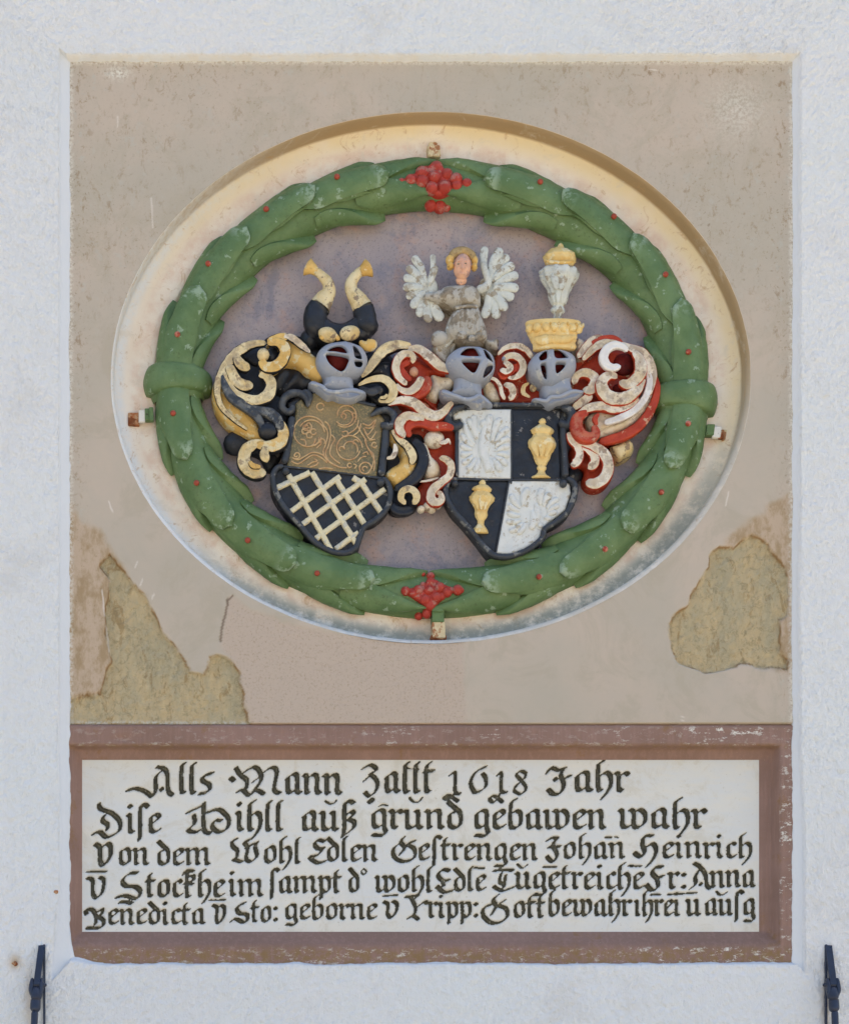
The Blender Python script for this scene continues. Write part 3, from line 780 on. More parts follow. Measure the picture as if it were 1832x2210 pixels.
for q, (dr, L) in CEN.items():
    for i, (nail, tip) in enumerate(L):
        s, off, d = s_and_off(*tip); sn, offn, dn = s_and_off(*nail)
        ln = 205 + rng.uniform(-10, 10); wob = rng.uniform(-2, 2)
        a = [dict(s_tip=s, dr=dr, off0=offn * .6, off1=off, ln=ln, w0=34, w1=17 + wob, lift0=4, lift1=20, rnd=.13, point=.3, wearfrom=.80, camber=5),
             dict(s_tip=s - dr * 42, dr=dr, off0=offn + 14, off1=off + 23, ln=ln - 50, w0=20, w1=15, lift0=1, lift1=10.0, rnd=.42, point=.9, camber=4),
             dict(s_tip=s - dr * (36 + 10 * rng.random()), dr=dr, off0=offn - 14, off1=off - 24, ln=ln - 55, w0=20, w1=15, lift0=1, lift1=10.0, rnd=.42, point=.9, camber=4)]
        leaf(a, label='green leaf with a worn whitish tip')
        # red nail head on the leaf
        t = t_of(sn); P = tube_pt(np.array(sn), np.array(offn * .9), np.array(1.39))
        V, F = blob_geo(0, 0, 0, 6.3, 6.3, 5.6, rough=.6, nu=9, nv=12)
        x0, z0 = mp(0, 0, 0)
        V = V - np.array([float(x0), 0, float(z0)]) + P
        mkobj('nail_head', V, F, 'nail', wr)
    for i, (x, y) in enumerate(INN[q]):
        s, off, d = s_and_off(x, y)
        if i < 4:
            leaf([dict(s_tip=s, dr=dr, off0=-40, off1=-78, ln=165, w0=20, w1=16, lift0=0, lift1=15.0 + abs(min(0, 50 + d)) * .35, rnd=.62, point=.9, camber=4)])
    for i, (x, y) in enumerate(OUT[q]):
        s, off, d = s_and_off(x, y)
        leaf([dict(s_tip=s, dr=dr, off0=42, off1=68, ln=150, w0=22, w1=22, lift0=0, lift1=12.0, rnd=.62, point=.9, camber=4)])
# leaves that close on the berries
for yt, yb, sgn in ((347, 427, -1), (1318, 1232, 1)):
    for dr0, dxx in ((1, -1), (-1, 1)):
        dr = dr0 * (-sgn)
        cxb = 944 if sgn < 0 else 925
        for yy, offv in ((yt, 50), (yb, -34)):
            s, off, d = s_and_off(cxb + dxx * 2, yy)
            leaf([dict(s_tip=s, dr=dr, off0=offv * .55, off1=off * (.98 if offv > 0 else .95), ln=185, w0=30, w1=28, lift0=1, lift1=8, rnd=.66, point=.9, camber=5)])
# berries (picture positions)
RBT = (820, 320, .14934); RBB = (820, 1210, .14934)
bt = [(310, 480, 45), (445, 465, 80), (610, 365, 95), (605, 490, 90), (785, 425, 92), (810, 290, 92), (745, 585, 92), (930, 570, 96), (965, 385, 82), (1095, 455, 88), (1105, 545, 78), (1250, 515, 70), (730, 830, 80), (860, 845, 92), (960, 860, 55), (670, 300, 40)]
bb = [(370, 440, 62), (555, 430, 70), (700, 435, 68), (735, 320, 70), (860, 395, 76), (965, 460, 68), (810, 535, 72), (650, 570, 72), (1120, 425, 70), (745, 640, 55), (730, 225, 55), (560, 800, 55), (680, 765, 70), (620, 195, 35), (1170, 430, 40), (480, 480, 55), (890, 520, 50), (620, 350, 40)]
for R_, L in ((RBT, bt), (RBB, bb)):
    for x, y, r in L:
        X_, Y_ = R_[0] + x * R_[2], R_[1] + y * R_[2]
        s, off, d = s_and_off(X_, Y_)
        h = WH + TH * math.sqrt(max(.05, 1 - (d / TR) ** 2)) - 4
        V, F = blob_geo(X_, Y_, h + 3, r * R_[2] * 1.1, r * R_[2] * 1.1, r * R_[2] * 1.1, rough=.3, nu=12, nv=18)
        zz = V[:, 2]; wz = sstep(.35, .95, (zz - zz.min()) / (zz.max() - zz.min())) * .5
        mkobj('berry', V, F, 'berry', wr, attrs={'wear': wz})
# bed behind the berries
for R_, pts in ((RBT, [(260, 480), (500, 350), (700, 240), (810, 190), (900, 250), (1100, 400), (1340, 520), (1100, 620), (850, 690), (640, 600), (450, 550)]), (RBB, [(290, 440), (500, 370), (640, 330), (720, 200), (800, 260), (1000, 360), (1230, 420), (1040, 480), (860, 600), (740, 720), (600, 620), (450, 530)])):
    relief('berry_bed', R_, pts, 'berry', wr, hb=-60, h0=-24, h1=-15, ew=6, step=4)
# collars at left and right
for cx0, cy0, ang in ((379, 822, 0.0), (1482, 859, 0.0)):
    s, off, d = s_and_off(cx0, cy0)
    L = []
    u_ = np.linspace(-1, 1, 19)[:, None]; o_ = np.linspace(-96, 96, 34)[None, :]
    bulge = 1.18 + .24 * np.sqrt(np.clip(1 - u_ ** 2 * .98, 0, 1)) - .16 * (np.abs(u_) > .96)
    sgnk = 1
    V = tube_pt(s + u_ * 29 + 0 * o_, o_ + 0 * u_, (bulge + 0 * o_) * (1 + .012 * fbm(u_ * 30 + 0 * o_, o_ + 0 * u_, 20, 2, 7))).reshape(-1, 3)
    mkobj('collar', V, gridfaces(19, 34)[:, ::-1], 'green', wr, label='round green collar band')
    for e, yy in ((-1, 0), (1, 0)):
        u2 = np.linspace(0, 1, 8)[:, None]
        V = tube_pt(s + e * (28 + 12 * u2) + 0 * o_, o_ + 0 * u2, 1.10 - .09 * u2 ** 1.5 + 0 * o_).reshape(-1, 3)
        F = gridfaces(8, 34)
        mkobj('collar_ring', V, F[:, ::-1] if e > 0 else F, 'green', wr)
adopt(wr)

# ================================================================== MANTLING HELPERS
def group(name, parent):
    """part made of sub-parts: a plain holder object"""
    o = bpy.data.objects.new(name, None); COL.objects.link(o); o.parent = parent; o.empty_display_size = .02
    return o

# ================================================================== LEFT COAT OF ARMS
la = tag(empty('coat_of_arms', 700, 1190), 'left coat of arms with one helmet, two horns, engraved gold field and cream lattice', 'coat of arms')
ra = tag(empty('coat_of_arms', 1100, 1200), 'right coat of arms with two helmets, winged figure, goblet and quartered shield', 'coat of arms')

# ---- mantling of the left arms
mc = relief('mantling', RA, [(280, 880), (430, 835), (480, 790), (600, 770), (740, 790), (860, 880), (960, 1000), (920, 1110), (830, 1200), (640, 1270), (640, 1450), (600, 1640), (540, 1760), (480, 1800), (420, 1700), (330, 1660), (250, 1600), (180, 1480), (110, 1350), (120, 1100)], 'black', la, h0=-56, h1=-48, ew=12, label='black cloth of the left mantling')
relief('cloth_fold', RA, [(500, 1080), (560, 1030), (630, 1000), (740, 1040), (840, 1110), (800, 1180), (690, 1200), (600, 1240), (520, 1200)], 'black', mc, h0=-50, h1=-28, ew=24, hf=lambda x, y, d, H: H + 3 * np.sin(x * .16 + y * .1))
blob('cloth_fold', RA, (255, 1590, 100, 100), 'black', mc, -56, 18, rough=1.2)
blob('cloth_fold', RA, (790, 820, 75, 80), 'black', mc, -54, 22, rough=1.2)
# big yellow leaf
relief('mantling_leaf', RA, [(190, 960), (130, 1020), (80, 1120), (62, 1220), (90, 1340), (160, 1440), (270, 1520), (400, 1575), (520, 1580), (600, 1520), (590, 1440), (520, 1440), (430, 1470), (400, 1400), (350, 1330), (270, 1280), (190, 1190), (165, 1080)], 'yellow', mc, hb=-64, h0=-40, h1=-22, ew=16,
       hf=lambda x, y, d, H: H - 3 * np.exp(-((x - 500 - (y - 780) * .55) / 5) ** 2))
stroke('scroll', RA, [(470, 840, 22), (370, 850, 30), (270, 900, 36), (190, 980, 34), (130, 1080, 28), (102, 1190, 22), (130, 1310, 18), (220, 1410, 14), (330, 1490, 10)], 'cream', mc, h=-22, asp=.9, wear=.55)
stroke('scroll', RA, [(240, 930, 34), (262, 985, 34), (300, 1020, 33), (350, 1030, 34)], 'cream', mc, h=-17, asp=.9, wear=.5)
stroke('scroll', RA, [(190, 1000, 34), (215, 1080, 38), (260, 1140, 36), (320, 1165, 36), (368, 1140, 30)], 'cream', mc, h=-17, asp=.9, wear=.5)
stroke('scroll', RA, [(160, 1050, 24), (210, 1190, 30), (300, 1255, 34), (400, 1275, 36), (480, 1240, 40), (505, 1160, 38), (470, 1090, 32), (412, 1085, 30)], 'cream', mc, h=-16, asp=.9, wear=.35)
stroke('scroll', RA, [(140, 1075, 12), (160, 1160, 26), (215, 1250, 30), (300, 1310, 30), (380, 1370, 28), (430, 1440, 22), (445, 1490, 20)], 'slate', mc, h=-14, asp=.8, wear=.5)
stroke('scroll', RA, [(260, 1290, 16), (400, 1340, 26), (500, 1370, 32), (560, 1430, 32), (575, 1500, 26)], 'slate', mc, h=-14, asp=.8, wear=.6)
blob('scroll_knob', RA, (482, 1500, 76, 66), 'black', mc, -14, 16)
relief('cloth_fold', RA, [(300, 880), (400, 850), (450, 880), (440, 960), (400, 1010), (330, 980), (290, 930)], 'black', mc, h0=-46, h1=-40, ew=8)
# upper yellow curl
relief('mantling_leaf', RA, [(470, 845), (540, 780), (610, 765), (680, 800), (760, 870), (850, 940), (910, 1030), (900, 1100), (850, 1115), (770, 1070), (690, 1010), (610, 1010), (540, 1060), (460, 1070), (425, 1010), (440, 960), (520, 975), (590, 930), (590, 870), (520, 840)], 'yellow', mc, hb=-60, h0=-34, h1=-12, ew=22)
stroke('scroll', RA, [(640, 790, 30), (560, 812, 34), (475, 842, 34)], 'yellow', mc, h=-12, asp=.8)
stroke('scroll', RA, [(480, 845, 30), (560, 838, 34), (610, 890, 38), (590, 970, 36), (520, 1025, 38), (455, 1015, 34), (432, 960, 30)], 'yellow', mc, h=-9, asp=.8)
blob('scroll_knob', RA, (447, 925, 46, 48), 'cream', mc, -4, 13)
stroke('scroll', RA, [(590, 785, 14), (660, 800, 24), (740, 860, 22), (800, 910, 10)], 'white', mc, h=-8, asp=.6, wear=.6)
blob('cloth_fold', RA, (515, 925, 45, 62), 'black', mc, -26, 8)
# lower tail
stroke('scroll', RA, [(520, 1400, 26), (585, 1470, 36), (590, 1570, 42), (520, 1620, 42), (440, 1615, 32), (385, 1600, 26)], 'yellow', mc, h=-20, asp=.8, wear=.3)
stroke('scroll', RA, [(470, 1595, 26), (390, 1600, 36), (320, 1650, 42), (300, 1730, 42), (340, 1800, 44), (415, 1820, 44), (455, 1785, 36)], 'cream', mc, h=-22, asp=.85, wear=.15)
stroke('scroll', RA, [(470, 1610, 26), (455, 1680, 30), (478, 1735, 32)], 'cream', mc, h=-16, asp=.9, wear=.3)
stroke('scroll', RA, [(340, 1720, 14), (370, 1760, 18), (430, 1770, 14)], 'yellow', mc, h=-10, asp=.6)

# ---- shield of the left arms
plate = [(800, 775), (800, 690), (850, 650), (905, 720), (925, 640), (960, 590), (1180, 640), (1400, 690), (1500, 715), (1455, 790), (1530, 775), (1575, 830), (1560, 900), (1505, 1335), (1100, 1285), (725, 1235), (760, 1000)]
sh = relief('shield', RF, [(640, 1250), (690, 1225), (760, 1000), (770, 780), (720, 700), (830, 620), (960, 580), (1500, 710), (1640, 780), (1600, 1000), (1560, 1340), (1625, 1400), (1640, 1500), (1600, 1620), (1500, 1710), (1400, 1750), (1385, 1830), (1345, 1960), (1230, 2015), (1090, 1990), (960, 1910), (830, 1760), (700, 1610), (610, 1470), (590, 1340)], 'black', la, hb=-80, h0=-34, h1=-27, ew=5, label='black ground of the lattice shield')
relief('gilded_panel', RF, plate, 'gilt', sh, hb=-36, h0=-25, h1=-22, ew=4, smooth=False, noise=1.2)
for p, r in (([(772, 800), (750, 950), (722, 1120), (700, 1215)], 32), ([(1590, 900), (1580, 1050), (1560, 1200), (1545, 1325)], 34)):
    stroke('frame_bar', RF, [(x, y, r) for x, y in p], 'slate', sh, h=-22, asp=.9, rough=1)
stroke('frame_scroll', RF, [(905, 725, 12), (890, 640, 26), (830, 600, 32), (745, 610, 36), (690, 665, 34), (685, 730, 32), (730, 765, 30), (772, 740, 28), (765, 705, 26)], 'slate', sh, h=-17, asp=.95, wear=.25)
stroke('frame_scroll', RF, [(850, 590, 14), (900, 590, 22), (925, 640, 26), (905, 720, 12)], 'slate', sh, h=-18, asp=.8, wear=.3)
stroke('frame_scroll', RF, [(1450, 800, 14), (1520, 760, 26), (1600, 748, 30), (1655, 790, 32), (1660, 850, 34), (1625, 890, 34), (1570, 880, 34), (1562, 850, 30)], 'slate', sh, h=-16, asp=.95, wear=.25)
stroke('frame_bar', RF, [(960, 590, 8), (1200, 640, 12), (1500, 712, 16)], 'slate', sh, h=-22, asp=.8)
stroke('frame_bar', RF, [(690, 1240, 10), (1000, 1268, 9), (1300, 1308, 9), (1570, 1345, 12)], 'slate', sh, h=-24, asp=.8)
stroke('frame_rim', RF, [(700, 1240, 20), (640, 1250, 24), (602, 1320, 25), (620, 1440, 25), (700, 1590, 25), (830, 1740, 25), (960, 1890, 25), (1090, 1970, 25), (1220, 1995, 26), (1320, 1950, 26), (1360, 1850, 26), (1395, 1770, 25), (1500, 1700, 25), (1590, 1610, 25), (1625, 1500, 26), (1610, 1400, 26), (1550, 1335, 24)], 'slate', sh, h=-21, asp=1, rough=.8)
blob('frame_knob', RF, (716, 1280, 30, 30), 'slate', sh, -17, 8)
blob('frame_knob', RF, (1540, 1378, 34, 34), 'slate', sh, -17, 9)
def bar(p0, p1, wd, lev):
    R = RF; (x0, y0), (x1, y1) = [q[:2] for q in reg(R, [p0, p1])]; w2 = wd * R[2]
    dx, dy = x1 - x0, y1 - y0; L = math.hypot(dx, dy); nx, ny = -dy / L * w2, dx / L * w2
    n = max(4, int(L / 5)); A = []; B = []
    for i in range(n + 1):
        t = i / n; j = 1 + rng.uniform(-.08, .08); k = 1 + rng.uniform(-.08, .08)
        A.append((x0 + dx * t + nx * j, y0 + dy * t + ny * j)); B.append((x0 + dx * t - nx * k, y0 + dy * t - ny * k))
    V, F = relief_geo(A + B[::-1], hb=-30, h0=lev - 2.4, h1=lev, ew=2.2, step=2.2, smooth=False, noise=.8)
    mkobj('lattice_bar', V, F, 'lattice', sh, sharp=50)
for a, b in (((632, 1425), (925, 1285)), ((755, 1630), (1190, 1320)), ((850, 1745), (1410, 1345)), ((975, 1865), (1580, 1430)), ((1150, 1955), (1350, 1810))):
    bar(a, b, 23, -19.5)
for a, b in (((740, 1305), (1110, 1965)), ((942, 1285), (1330, 1905)), ((1150, 1340), (1405, 1740)), ((1375, 1375), (1550, 1640)), ((1300, 1330), (1385, 1385))):
    bar(a, b, 23, -18.3)
# engraved scrollwork on the gilded ground
def spiral(cx, cy, r0, r1, a0, a1, n=14):
    return [(cx + (r0 + (r1 - r0) * i / n) * math.cos(math.radians(a0 + (a1 - a0) * i / n)), cy + (r0 + (r1 - r0) * i / n) * math.sin(math.radians(a0 + (a1 - a0) * i / n))) for i in range(n + 1)]
arab = [spiral(915, 940, 145, 118, -20, -340), spiral(925, 945, 128, 100, 0, -150), [(1050, 840), (1090, 880), (1105, 960), (1085, 1060), (1060, 1120), (1090, 1190), (1170, 1240), (1250, 1250)],
        [(1010, 870), (1060, 900), (1080, 960), (1060, 1050), (1040, 1110), (1070, 1180), (1150, 1235)], [(1110, 960), (1140, 1000), (1110, 1060), (1100, 1130), (1140, 1180), (1190, 1215)],
        spiral(1015, 718, 32, 30, 0, -340), spiral(1235, 790, 110, 70, 130, -190), spiral(1235, 795, 95, 30, 150, -160), [(1350, 830), (1330, 900), (1280, 940), (1240, 960)], [(1370, 860), (1350, 930), (1300, 970)],
        spiral(1215, 800, 28, 16, 90, -250), spiral(1305, 790, 24, 14, 90, -200), spiral(1265, 1080, 118, 96, 0, -350), spiral(1265, 1080, 80, 40, 30, -200), spiral(1200, 1090, 30, 16, 0, -250),
        spiral(1320, 1030, 28, 16, 0, -250), [(880, 900), (910, 860), (940, 890), (920, 940)], spiral(880, 930, 26, 24, 0, 340, 10), spiral(920, 965, 26, 24, 0, 340, 10), spiral(955, 935, 26, 24, 0, 340, 10), spiral(915, 915, 16, 14, 0, 340, 8), spiral(890, 900, 24, 22, 40, 340, 10),
        [(840, 1000), (880, 1010), (890, 1050), (860, 1060)], [(960, 1060), (1000, 1030), (1000, 980)], [(980, 1080), (1020, 1040), (1015, 985)], spiral(1030, 1020, 26, 20, 60, -250), [(930, 1060), (960, 1040), (975, 990)],
        [(760, 1190), (820, 1215), (880, 1180), (950, 1140), (1020, 1160), (1080, 1210)], [(770, 1160), (820, 1180), (880, 1150), (950, 1115), (1030, 1135), (1100, 1200), (1180, 1245)], spiral(810, 1140, 34, 16, 120, -200), spiral(800, 1140, 18, 8, 0, 300, 8),
        [(900, 1230), (950, 1200), (990, 1190), (960, 1170)], [(920, 1245), (980, 1225), (1000, 1195)], [(1390, 900), (1430, 960), (1490, 880)], [(1400, 930), (1450, 1000), (1505, 930)], [(1380, 860), (1440, 880), (1500, 830), (1460, 900), (1400, 900)],
        [(1340, 880), (1370, 940), (1420, 1020)], spiral(1485, 1050, 24, 20, 0, 340, 10), [(1400, 1000), (1430, 1080), (1480, 1140), (1470, 1230), (1430, 1300)], [(1420, 1060), (1465, 1140), (1490, 1200), (1480, 1280)], spiral(1405, 1255, 56, 44, 0, -340), spiral(1400, 1260, 26, 14, 0, -280), spiral(1270, 1228, 20, 18, 0, 340, 8), [(1300, 1215), (1330, 1230), (1310, 1260)],
        [(1340, 1200), (1370, 1160), (1420, 1150)], [(1200, 940), (1240, 930), (1260, 960), (1230, 980), (1200, 960)], [(1470, 990), (1440, 1010), (1500, 1000)], [(1130, 1260), (1060, 1250), (1000, 1260)], [(1380, 1130), (1420, 1110), (1430, 1140)]]
L = [stroke_geo(reg(RF, [(x, y, 6.2) for x, y in p]), h=-21.2, seg=6, rough=.4, ds=2.2) for p in arab]
V, F = join_geo(L); eng = mkobj('engraved_scrollwork', V, F, 'copper', sh)

# ---- helmets
def helmet(parent, R, outline, holes, ridge, neck, collar, lining, h0, h1, ew, names=None, collar_ridge=None, tone='bluegrey'):
    rd = np.array([q[:2] for q in reg(R, ridge)])
    def hf(x, y, d, H):
        dl = line_d(np.stack([x, y], -1), rd)
        return H + 3.4 * np.exp(-(dl / 6.5)) 
    def grow(x):
        a = np.array(x, float); c_ = a.mean(0); return [tuple(q) for q in (c_ + (a - c_) * 1.26)]
    holes = [grow(x) for x in holes]
    hm = relief('helmet', R, outline, tone, parent, holes=holes, hb=-45, h0=h0, h1=h1, ew=ew, step=2.4, hf=hf, hole_hb=h0 + (h1 - h0) * .45, href=h1 - 8, noise=.8)
    x, y, rx, ry = lining
    blob('helmet_lining', R, (x, y, rx, ry), 'dred', hm, h0 - 12, (h1 - h0) * .55, rough=.1)
    relief('helmet_neck', R, neck, tone, hm, hb=-45, h0=h0 - 12, h1=h0 + 12, ew=22, noise=.8)
    relief('helmet_collar', R, collar, tone, hm, hb=-40, h0=h0 - 12, h1=h0 + 4, ew=9, noise=1.6,
           hf=(lambda x, y, d, H: H + 4 * np.exp(-((d - 7) / 3.0) ** 2)))
    return hm
def rim(hm, R, pts, h):
    stroke('helmet_rim', R, pts, 'bluegrey', hm, h=h, asp=.8, rough=.3, caps=(1, 1))
h1_ = helmet(la, RA, [(1040, 805), (940, 820), (870, 870), (845, 945), (865, 1020), (930, 1075), (1010, 1090), (1085, 1085), (1170, 1060), (1225, 990), (1235, 920), (1195, 850), (1120, 815)],
       [[(945, 895), (975, 870), (1020, 862), (1052, 880), (1062, 915), (1000, 905)], [(935, 935), (990, 935), (1068, 955), (1062, 1000), (1035, 1035), (990, 1020), (950, 985)],
        [(1128, 865), (1160, 890), (1180, 945), (1140, 945), (1130, 910)], [(1140, 975), (1185, 975), (1180, 1005), (1145, 1008)]],
       [(1060, 800), (1085, 850), (1100, 920), (1100, 1000), (1080, 1090)],
       [(915, 1050), (1140, 1050), (1125, 1110), (1135, 1180), (1150, 1215), (900, 1180), (905, 1120)],
       [(790, 1130), (830, 1120), (880, 1140), (920, 1175), (1010, 1185), (1110, 1170), (1180, 1185), (1225, 1215), (1195, 1255), (1100, 1290), (1010, 1280), (970, 1262), (925, 1268), (870, 1225), (800, 1170)],
       (1010, 955, 95, 95), -10, 18, 36)
h2_ = helmet(ra, RB, [(1035, 1262), (930, 1270), (830, 1320), (765, 1400), (765, 1490), (830, 1580), (950, 1650), (1085, 1705), (1180, 1670), (1270, 1610), (1312, 1530), (1318, 1430), (1270, 1340), (1160, 1280)],
       [[(940, 1400), (965, 1345), (1020, 1315), (1075, 1325), (1112, 1400), (1100, 1412)], [(948, 1482), (1102, 1480), (1100, 1520), (1065, 1585), (1010, 1560)],
        [(1185, 1340), (1215, 1350), (1270, 1440), (1262, 1450), (1205, 1425)], [(1185, 1620), (1215, 1530), (1270, 1515), (1262, 1560), (1225, 1600)]],
       [(1120, 1260), (1165, 1380), (1175, 1460), (1140, 1560), (1085, 1705)],
       [(860, 1590), (1140, 1660), (1180, 1640), (1160, 1760), (1170, 1860), (1200, 1900), (800, 1850), (840, 1760), (850, 1660)],
       [(680, 1790), (760, 1790), (860, 1840), (960, 1880), (1060, 1870), (1120, 1840), (1180, 1860), (1280, 1955), (1245, 1990), (1180, 1975), (1130, 2015), (1030, 1985), (900, 1930), (780, 1930), (700, 1880)],
       (1060, 1460, 170, 140), -12, 20, 36)
h3_ = helmet(ra, RC, [(460, 1265), (380, 1275), (290, 1320), (225, 1410), (222, 1500), (270, 1590), (370, 1650), (470, 1690), (600, 1625), (710, 1550), (752, 1450), (735, 1350), (660, 1290), (560, 1262)],
       [[(335, 1375), (400, 1315), (400, 1400), (345, 1420)], [(512, 1300), (570, 1315), (625, 1375), (615, 1392), (512, 1392)], [(345, 1488), (392, 1485), (402, 1600), (365, 1565)], [(515, 1470), (600, 1468), (575, 1520), (520, 1555)]],
       [(475, 1262), (462, 1330), (450, 1440), (450, 1560), (470, 1690)],
       [(370, 1610), (690, 1560), (680, 1650), (700, 1740), (720, 1800), (420, 1860), (360, 1800), (350, 1700)],
       [(250, 1840), (320, 1830), (400, 1850), (440, 1810), (560, 1800), (690, 1745), (760, 1745), (832, 1762), (800, 1820), (740, 1870), (660, 1895), (620, 1910), (500, 1935), (430, 1960), (340, 1900), (262, 1870)],
       (470, 1445, 150, 140), -12, 20, 36)

rim(h1_, RA, [(800, 1140, 10), (880, 1160, 16), (930, 1198, 16), (1010, 1205, 16), (1110, 1192, 16), (1200, 1215, 12)], 12)
rim(h2_, RB, [(700, 1815, 14), (850, 1860, 24), (960, 1900, 24), (1060, 1890, 24), (1130, 1860, 22), (1240, 1950, 14)], 12)
rim(h3_, RC, [(280, 1850, 14), (400, 1870, 22), (450, 1830, 22), (560, 1820, 22), (690, 1765, 22), (800, 1775, 14)], 12)
# ---- buffalo horns and torse of the left crest
hc = stroke('horn', RA, [(795, 800, 70), (830, 740, 84), (835, 670, 92), (842, 610, 90), (872, 565, 84)], 'black', la, h=-34, asp=.8, caps=(1, 0), rough=.6, label='black lower half of the left horn')
stroke('horn', RA, [(872, 565, 84), (905, 510, 70), (938, 455, 54), (935, 395, 45), (900, 345, 38), (860, 310, 34), (820, 285, 38)], 'cream', hc, h=-33, asp=.85, caps=(0, 0), rough=.6)
stroke('horn_mouth', RA, [(850, 305, 34), (815, 280, 44), (790, 268, 62), (770, 258, 76), (766, 256, 70), (768, 257, 40)], 'yellow', hc, h=-32, asp=.8, caps=(0, 0), rough=.8)
hc2 = stroke('horn', RA, [(1220, 790, 70), (1225, 730, 86), (1215, 670, 88), (1205, 615, 84), (1195, 570, 78)], 'black', la, h=-34, asp=.8, caps=(1, 0), rough=.6, label='black lower half of the right horn')
stroke('horn', RA, [(1195, 575, 78), (1155, 510, 66), (1112, 450, 50), (1105, 395, 46), (1135, 340, 40), (1170, 305, 36), (1205, 285, 38)], 'cream', hc2, h=-33, asp=.85, caps=(0, 0), rough=.6)
stroke('horn_mouth', RA, [(1175, 308, 34), (1205, 290, 44), (1228, 277, 62), (1250, 266, 76), (1254, 264, 70), (1252, 265, 40)], 'yellow', hc2, h=-32, asp=.8, caps=(0, 0), rough=.8)
relief('horn_base', RA, [(780, 640), (880, 620), (930, 640), (975, 670), (1040, 680), (1100, 650), (1150, 620), (1280, 640), (1275, 730), (1230, 810), (1150, 840), (900, 840), (800, 780)], 'black', hc, h0=-48, h1=-22, ew=18)
for c, r_ in (((930, 775, 74, 52), .35), ((1095, 765, 78, 56), -.1)):
    blob('torse_roll', RA, c, 'cream', la, -6, 17, rot=r_, rough=.5)
stroke('torse_roll', RA, [(870, 800, 22), (960, 770, 24), (1020, 815, 14)], 'yellow', la, h=-2, asp=.8)
stroke('torse_roll', RA, [(1170, 820, 12), (1210, 855, 34), (1255, 850, 46), (1285, 815, 34)], 'yellow', la, h=-8, asp=1)

# ================================================================== MANTLING IN THE MIDDLE (black and yellow half belongs to the left arms)
relief('cloth_fold', RE, [(40, 330), (120, 280), (250, 250), (420, 300), (450, 500), (440, 700), (380, 780), (250, 760), (120, 620), (30, 560)], 'black', mc, h0=-52, h1=-42, ew=14)
relief('cloth_fold', RE, [(200, 440), (300, 360), (400, 350), (425, 420), (440, 560), (400, 540), (300, 480), (200, 500)], 'black', mc, h0=-40, h1=-30, ew=10)
relief('cloth_fold', RE, [(380, 1000), (560, 960), (700, 960), (740, 1200), (735, 1400), (650, 1540), (680, 1600), (640, 1740), (520, 1790), (400, 1760), (380, 1600), (330, 1400), (340, 1200)], 'black', mc, h0=-54, h1=-44, ew=14)
stroke('scroll', RE, [(600, 1080, 40), (680, 1170, 46), (705, 1300, 46), (650, 1430, 46), (560, 1500, 42), (440, 1560, 30)], 'black', mc, h=-34, asp=.9)
stroke('scroll', RE, [(130, 500, 16), (190, 440, 34), (260, 340, 44), (340, 255, 46), (440, 210, 44), (540, 205, 36), (600, 215, 26)], 'cream', mc, h=-26, asp=.85, wear=.5)
stroke('scroll', RE, [(100, 575, 14), (200, 530, 28), (310, 515, 34), (395, 560, 36), (430, 640, 36), (395, 705, 34), (330, 720, 30), (290, 700, 28)], 'cream', mc, h=-20, asp=.9, wear=.2)
stroke('scroll', RE, [(110, 590, 20), (220, 640, 34), (290, 620, 34), (310, 660, 26)], 'black', mc, h=-22, asp=.8, wear=.2)
stroke('scroll', RE, [(300, 690, 14), (350, 690, 16), (372, 655, 12)], 'cream', mc, h=-14, asp=.9)
V, F = relief_geo(reg(RE, [(385, 1000), (440, 960), (490, 1060), (570, 1120), (640, 1220), (650, 1330), (590, 1430), (490, 1510), (440, 1510), (350, 1420), (400, 1350), (480, 1300), (500, 1230), (450, 1150), (390, 1080)]), h0=-38, h1=-20, ew=13)
mkobj('mantling_leaf', V, F, 'yellow', mc)
stroke('scroll', RE, [(420, 990, 26), (480, 1080, 30), (560, 1150, 30), (610, 1240, 34), (600, 1320, 26)], 'cream', mc, h=-18, asp=.7, wear=.3)
stroke('scroll', RE, [(440, 1120, 12), (448, 1190, 22), (420, 1250, 20), (365, 1262, 14)], 'white', mc, h=-18, asp=.9)
stroke('scroll', RE, [(548, 1690, 30), (500, 1650, 32), (510, 1580, 32), (575, 1555, 32), (635, 1590, 32), (645, 1650, 32), (610, 1690, 30)], 'cream', mc, h=-22, asp=.9, wear=.2)
stroke('scroll', RE, [(400, 1680, 30), (450, 1745, 40), (540, 1760, 40), (625, 1735, 30)], 'black', mc, h=-36, asp=.9)

# ---- mantling of the right arms (red and white)
mr = relief('mantling', RE, [(420, 340), (500, 240), (600, 220), (760, 330), (900, 420), (1000, 430), (1000, 600), (870, 700), (860, 800), (1000, 820), (1030, 1000), (1020, 1300), (960, 1500), (900, 1600), (880, 1690), (780, 1740), (660, 1700), (640, 1560), (700, 1470), (740, 1350), (710, 1100), (620, 1060), (560, 1070), (540, 960), (600, 900), (520, 800), (460, 690), (430, 500)], 'red', ra, h0=-52, h1=-42, ew=14, label='red and white cloth of the right mantling')
relief('cloth_fold', RE, [(470, 470), (560, 360), (620, 300), (760, 390), (900, 430), (1000, 440), (990, 500), (880, 490), (780, 480), (790, 600), (740, 680), (860, 800), (840, 830), (720, 720), (620, 700), (480, 660)], 'red', mr, h0=-42, h1=-28, ew=16)
relief('mantling_leaf', RE, [(790, 470), (900, 490), (1000, 490), (990, 580), (880, 640), (830, 720), (740, 660), (790, 560)], 'white', mr, h0=-42, h1=-30, ew=14, wear=.3)
stroke('scroll', RE, [(560, 235, 26), (660, 240, 40), (760, 310, 44), (850, 390, 42), (930, 430, 32), (985, 440, 20)], 'white', mr, h=-24, asp=.8, wear=.5)
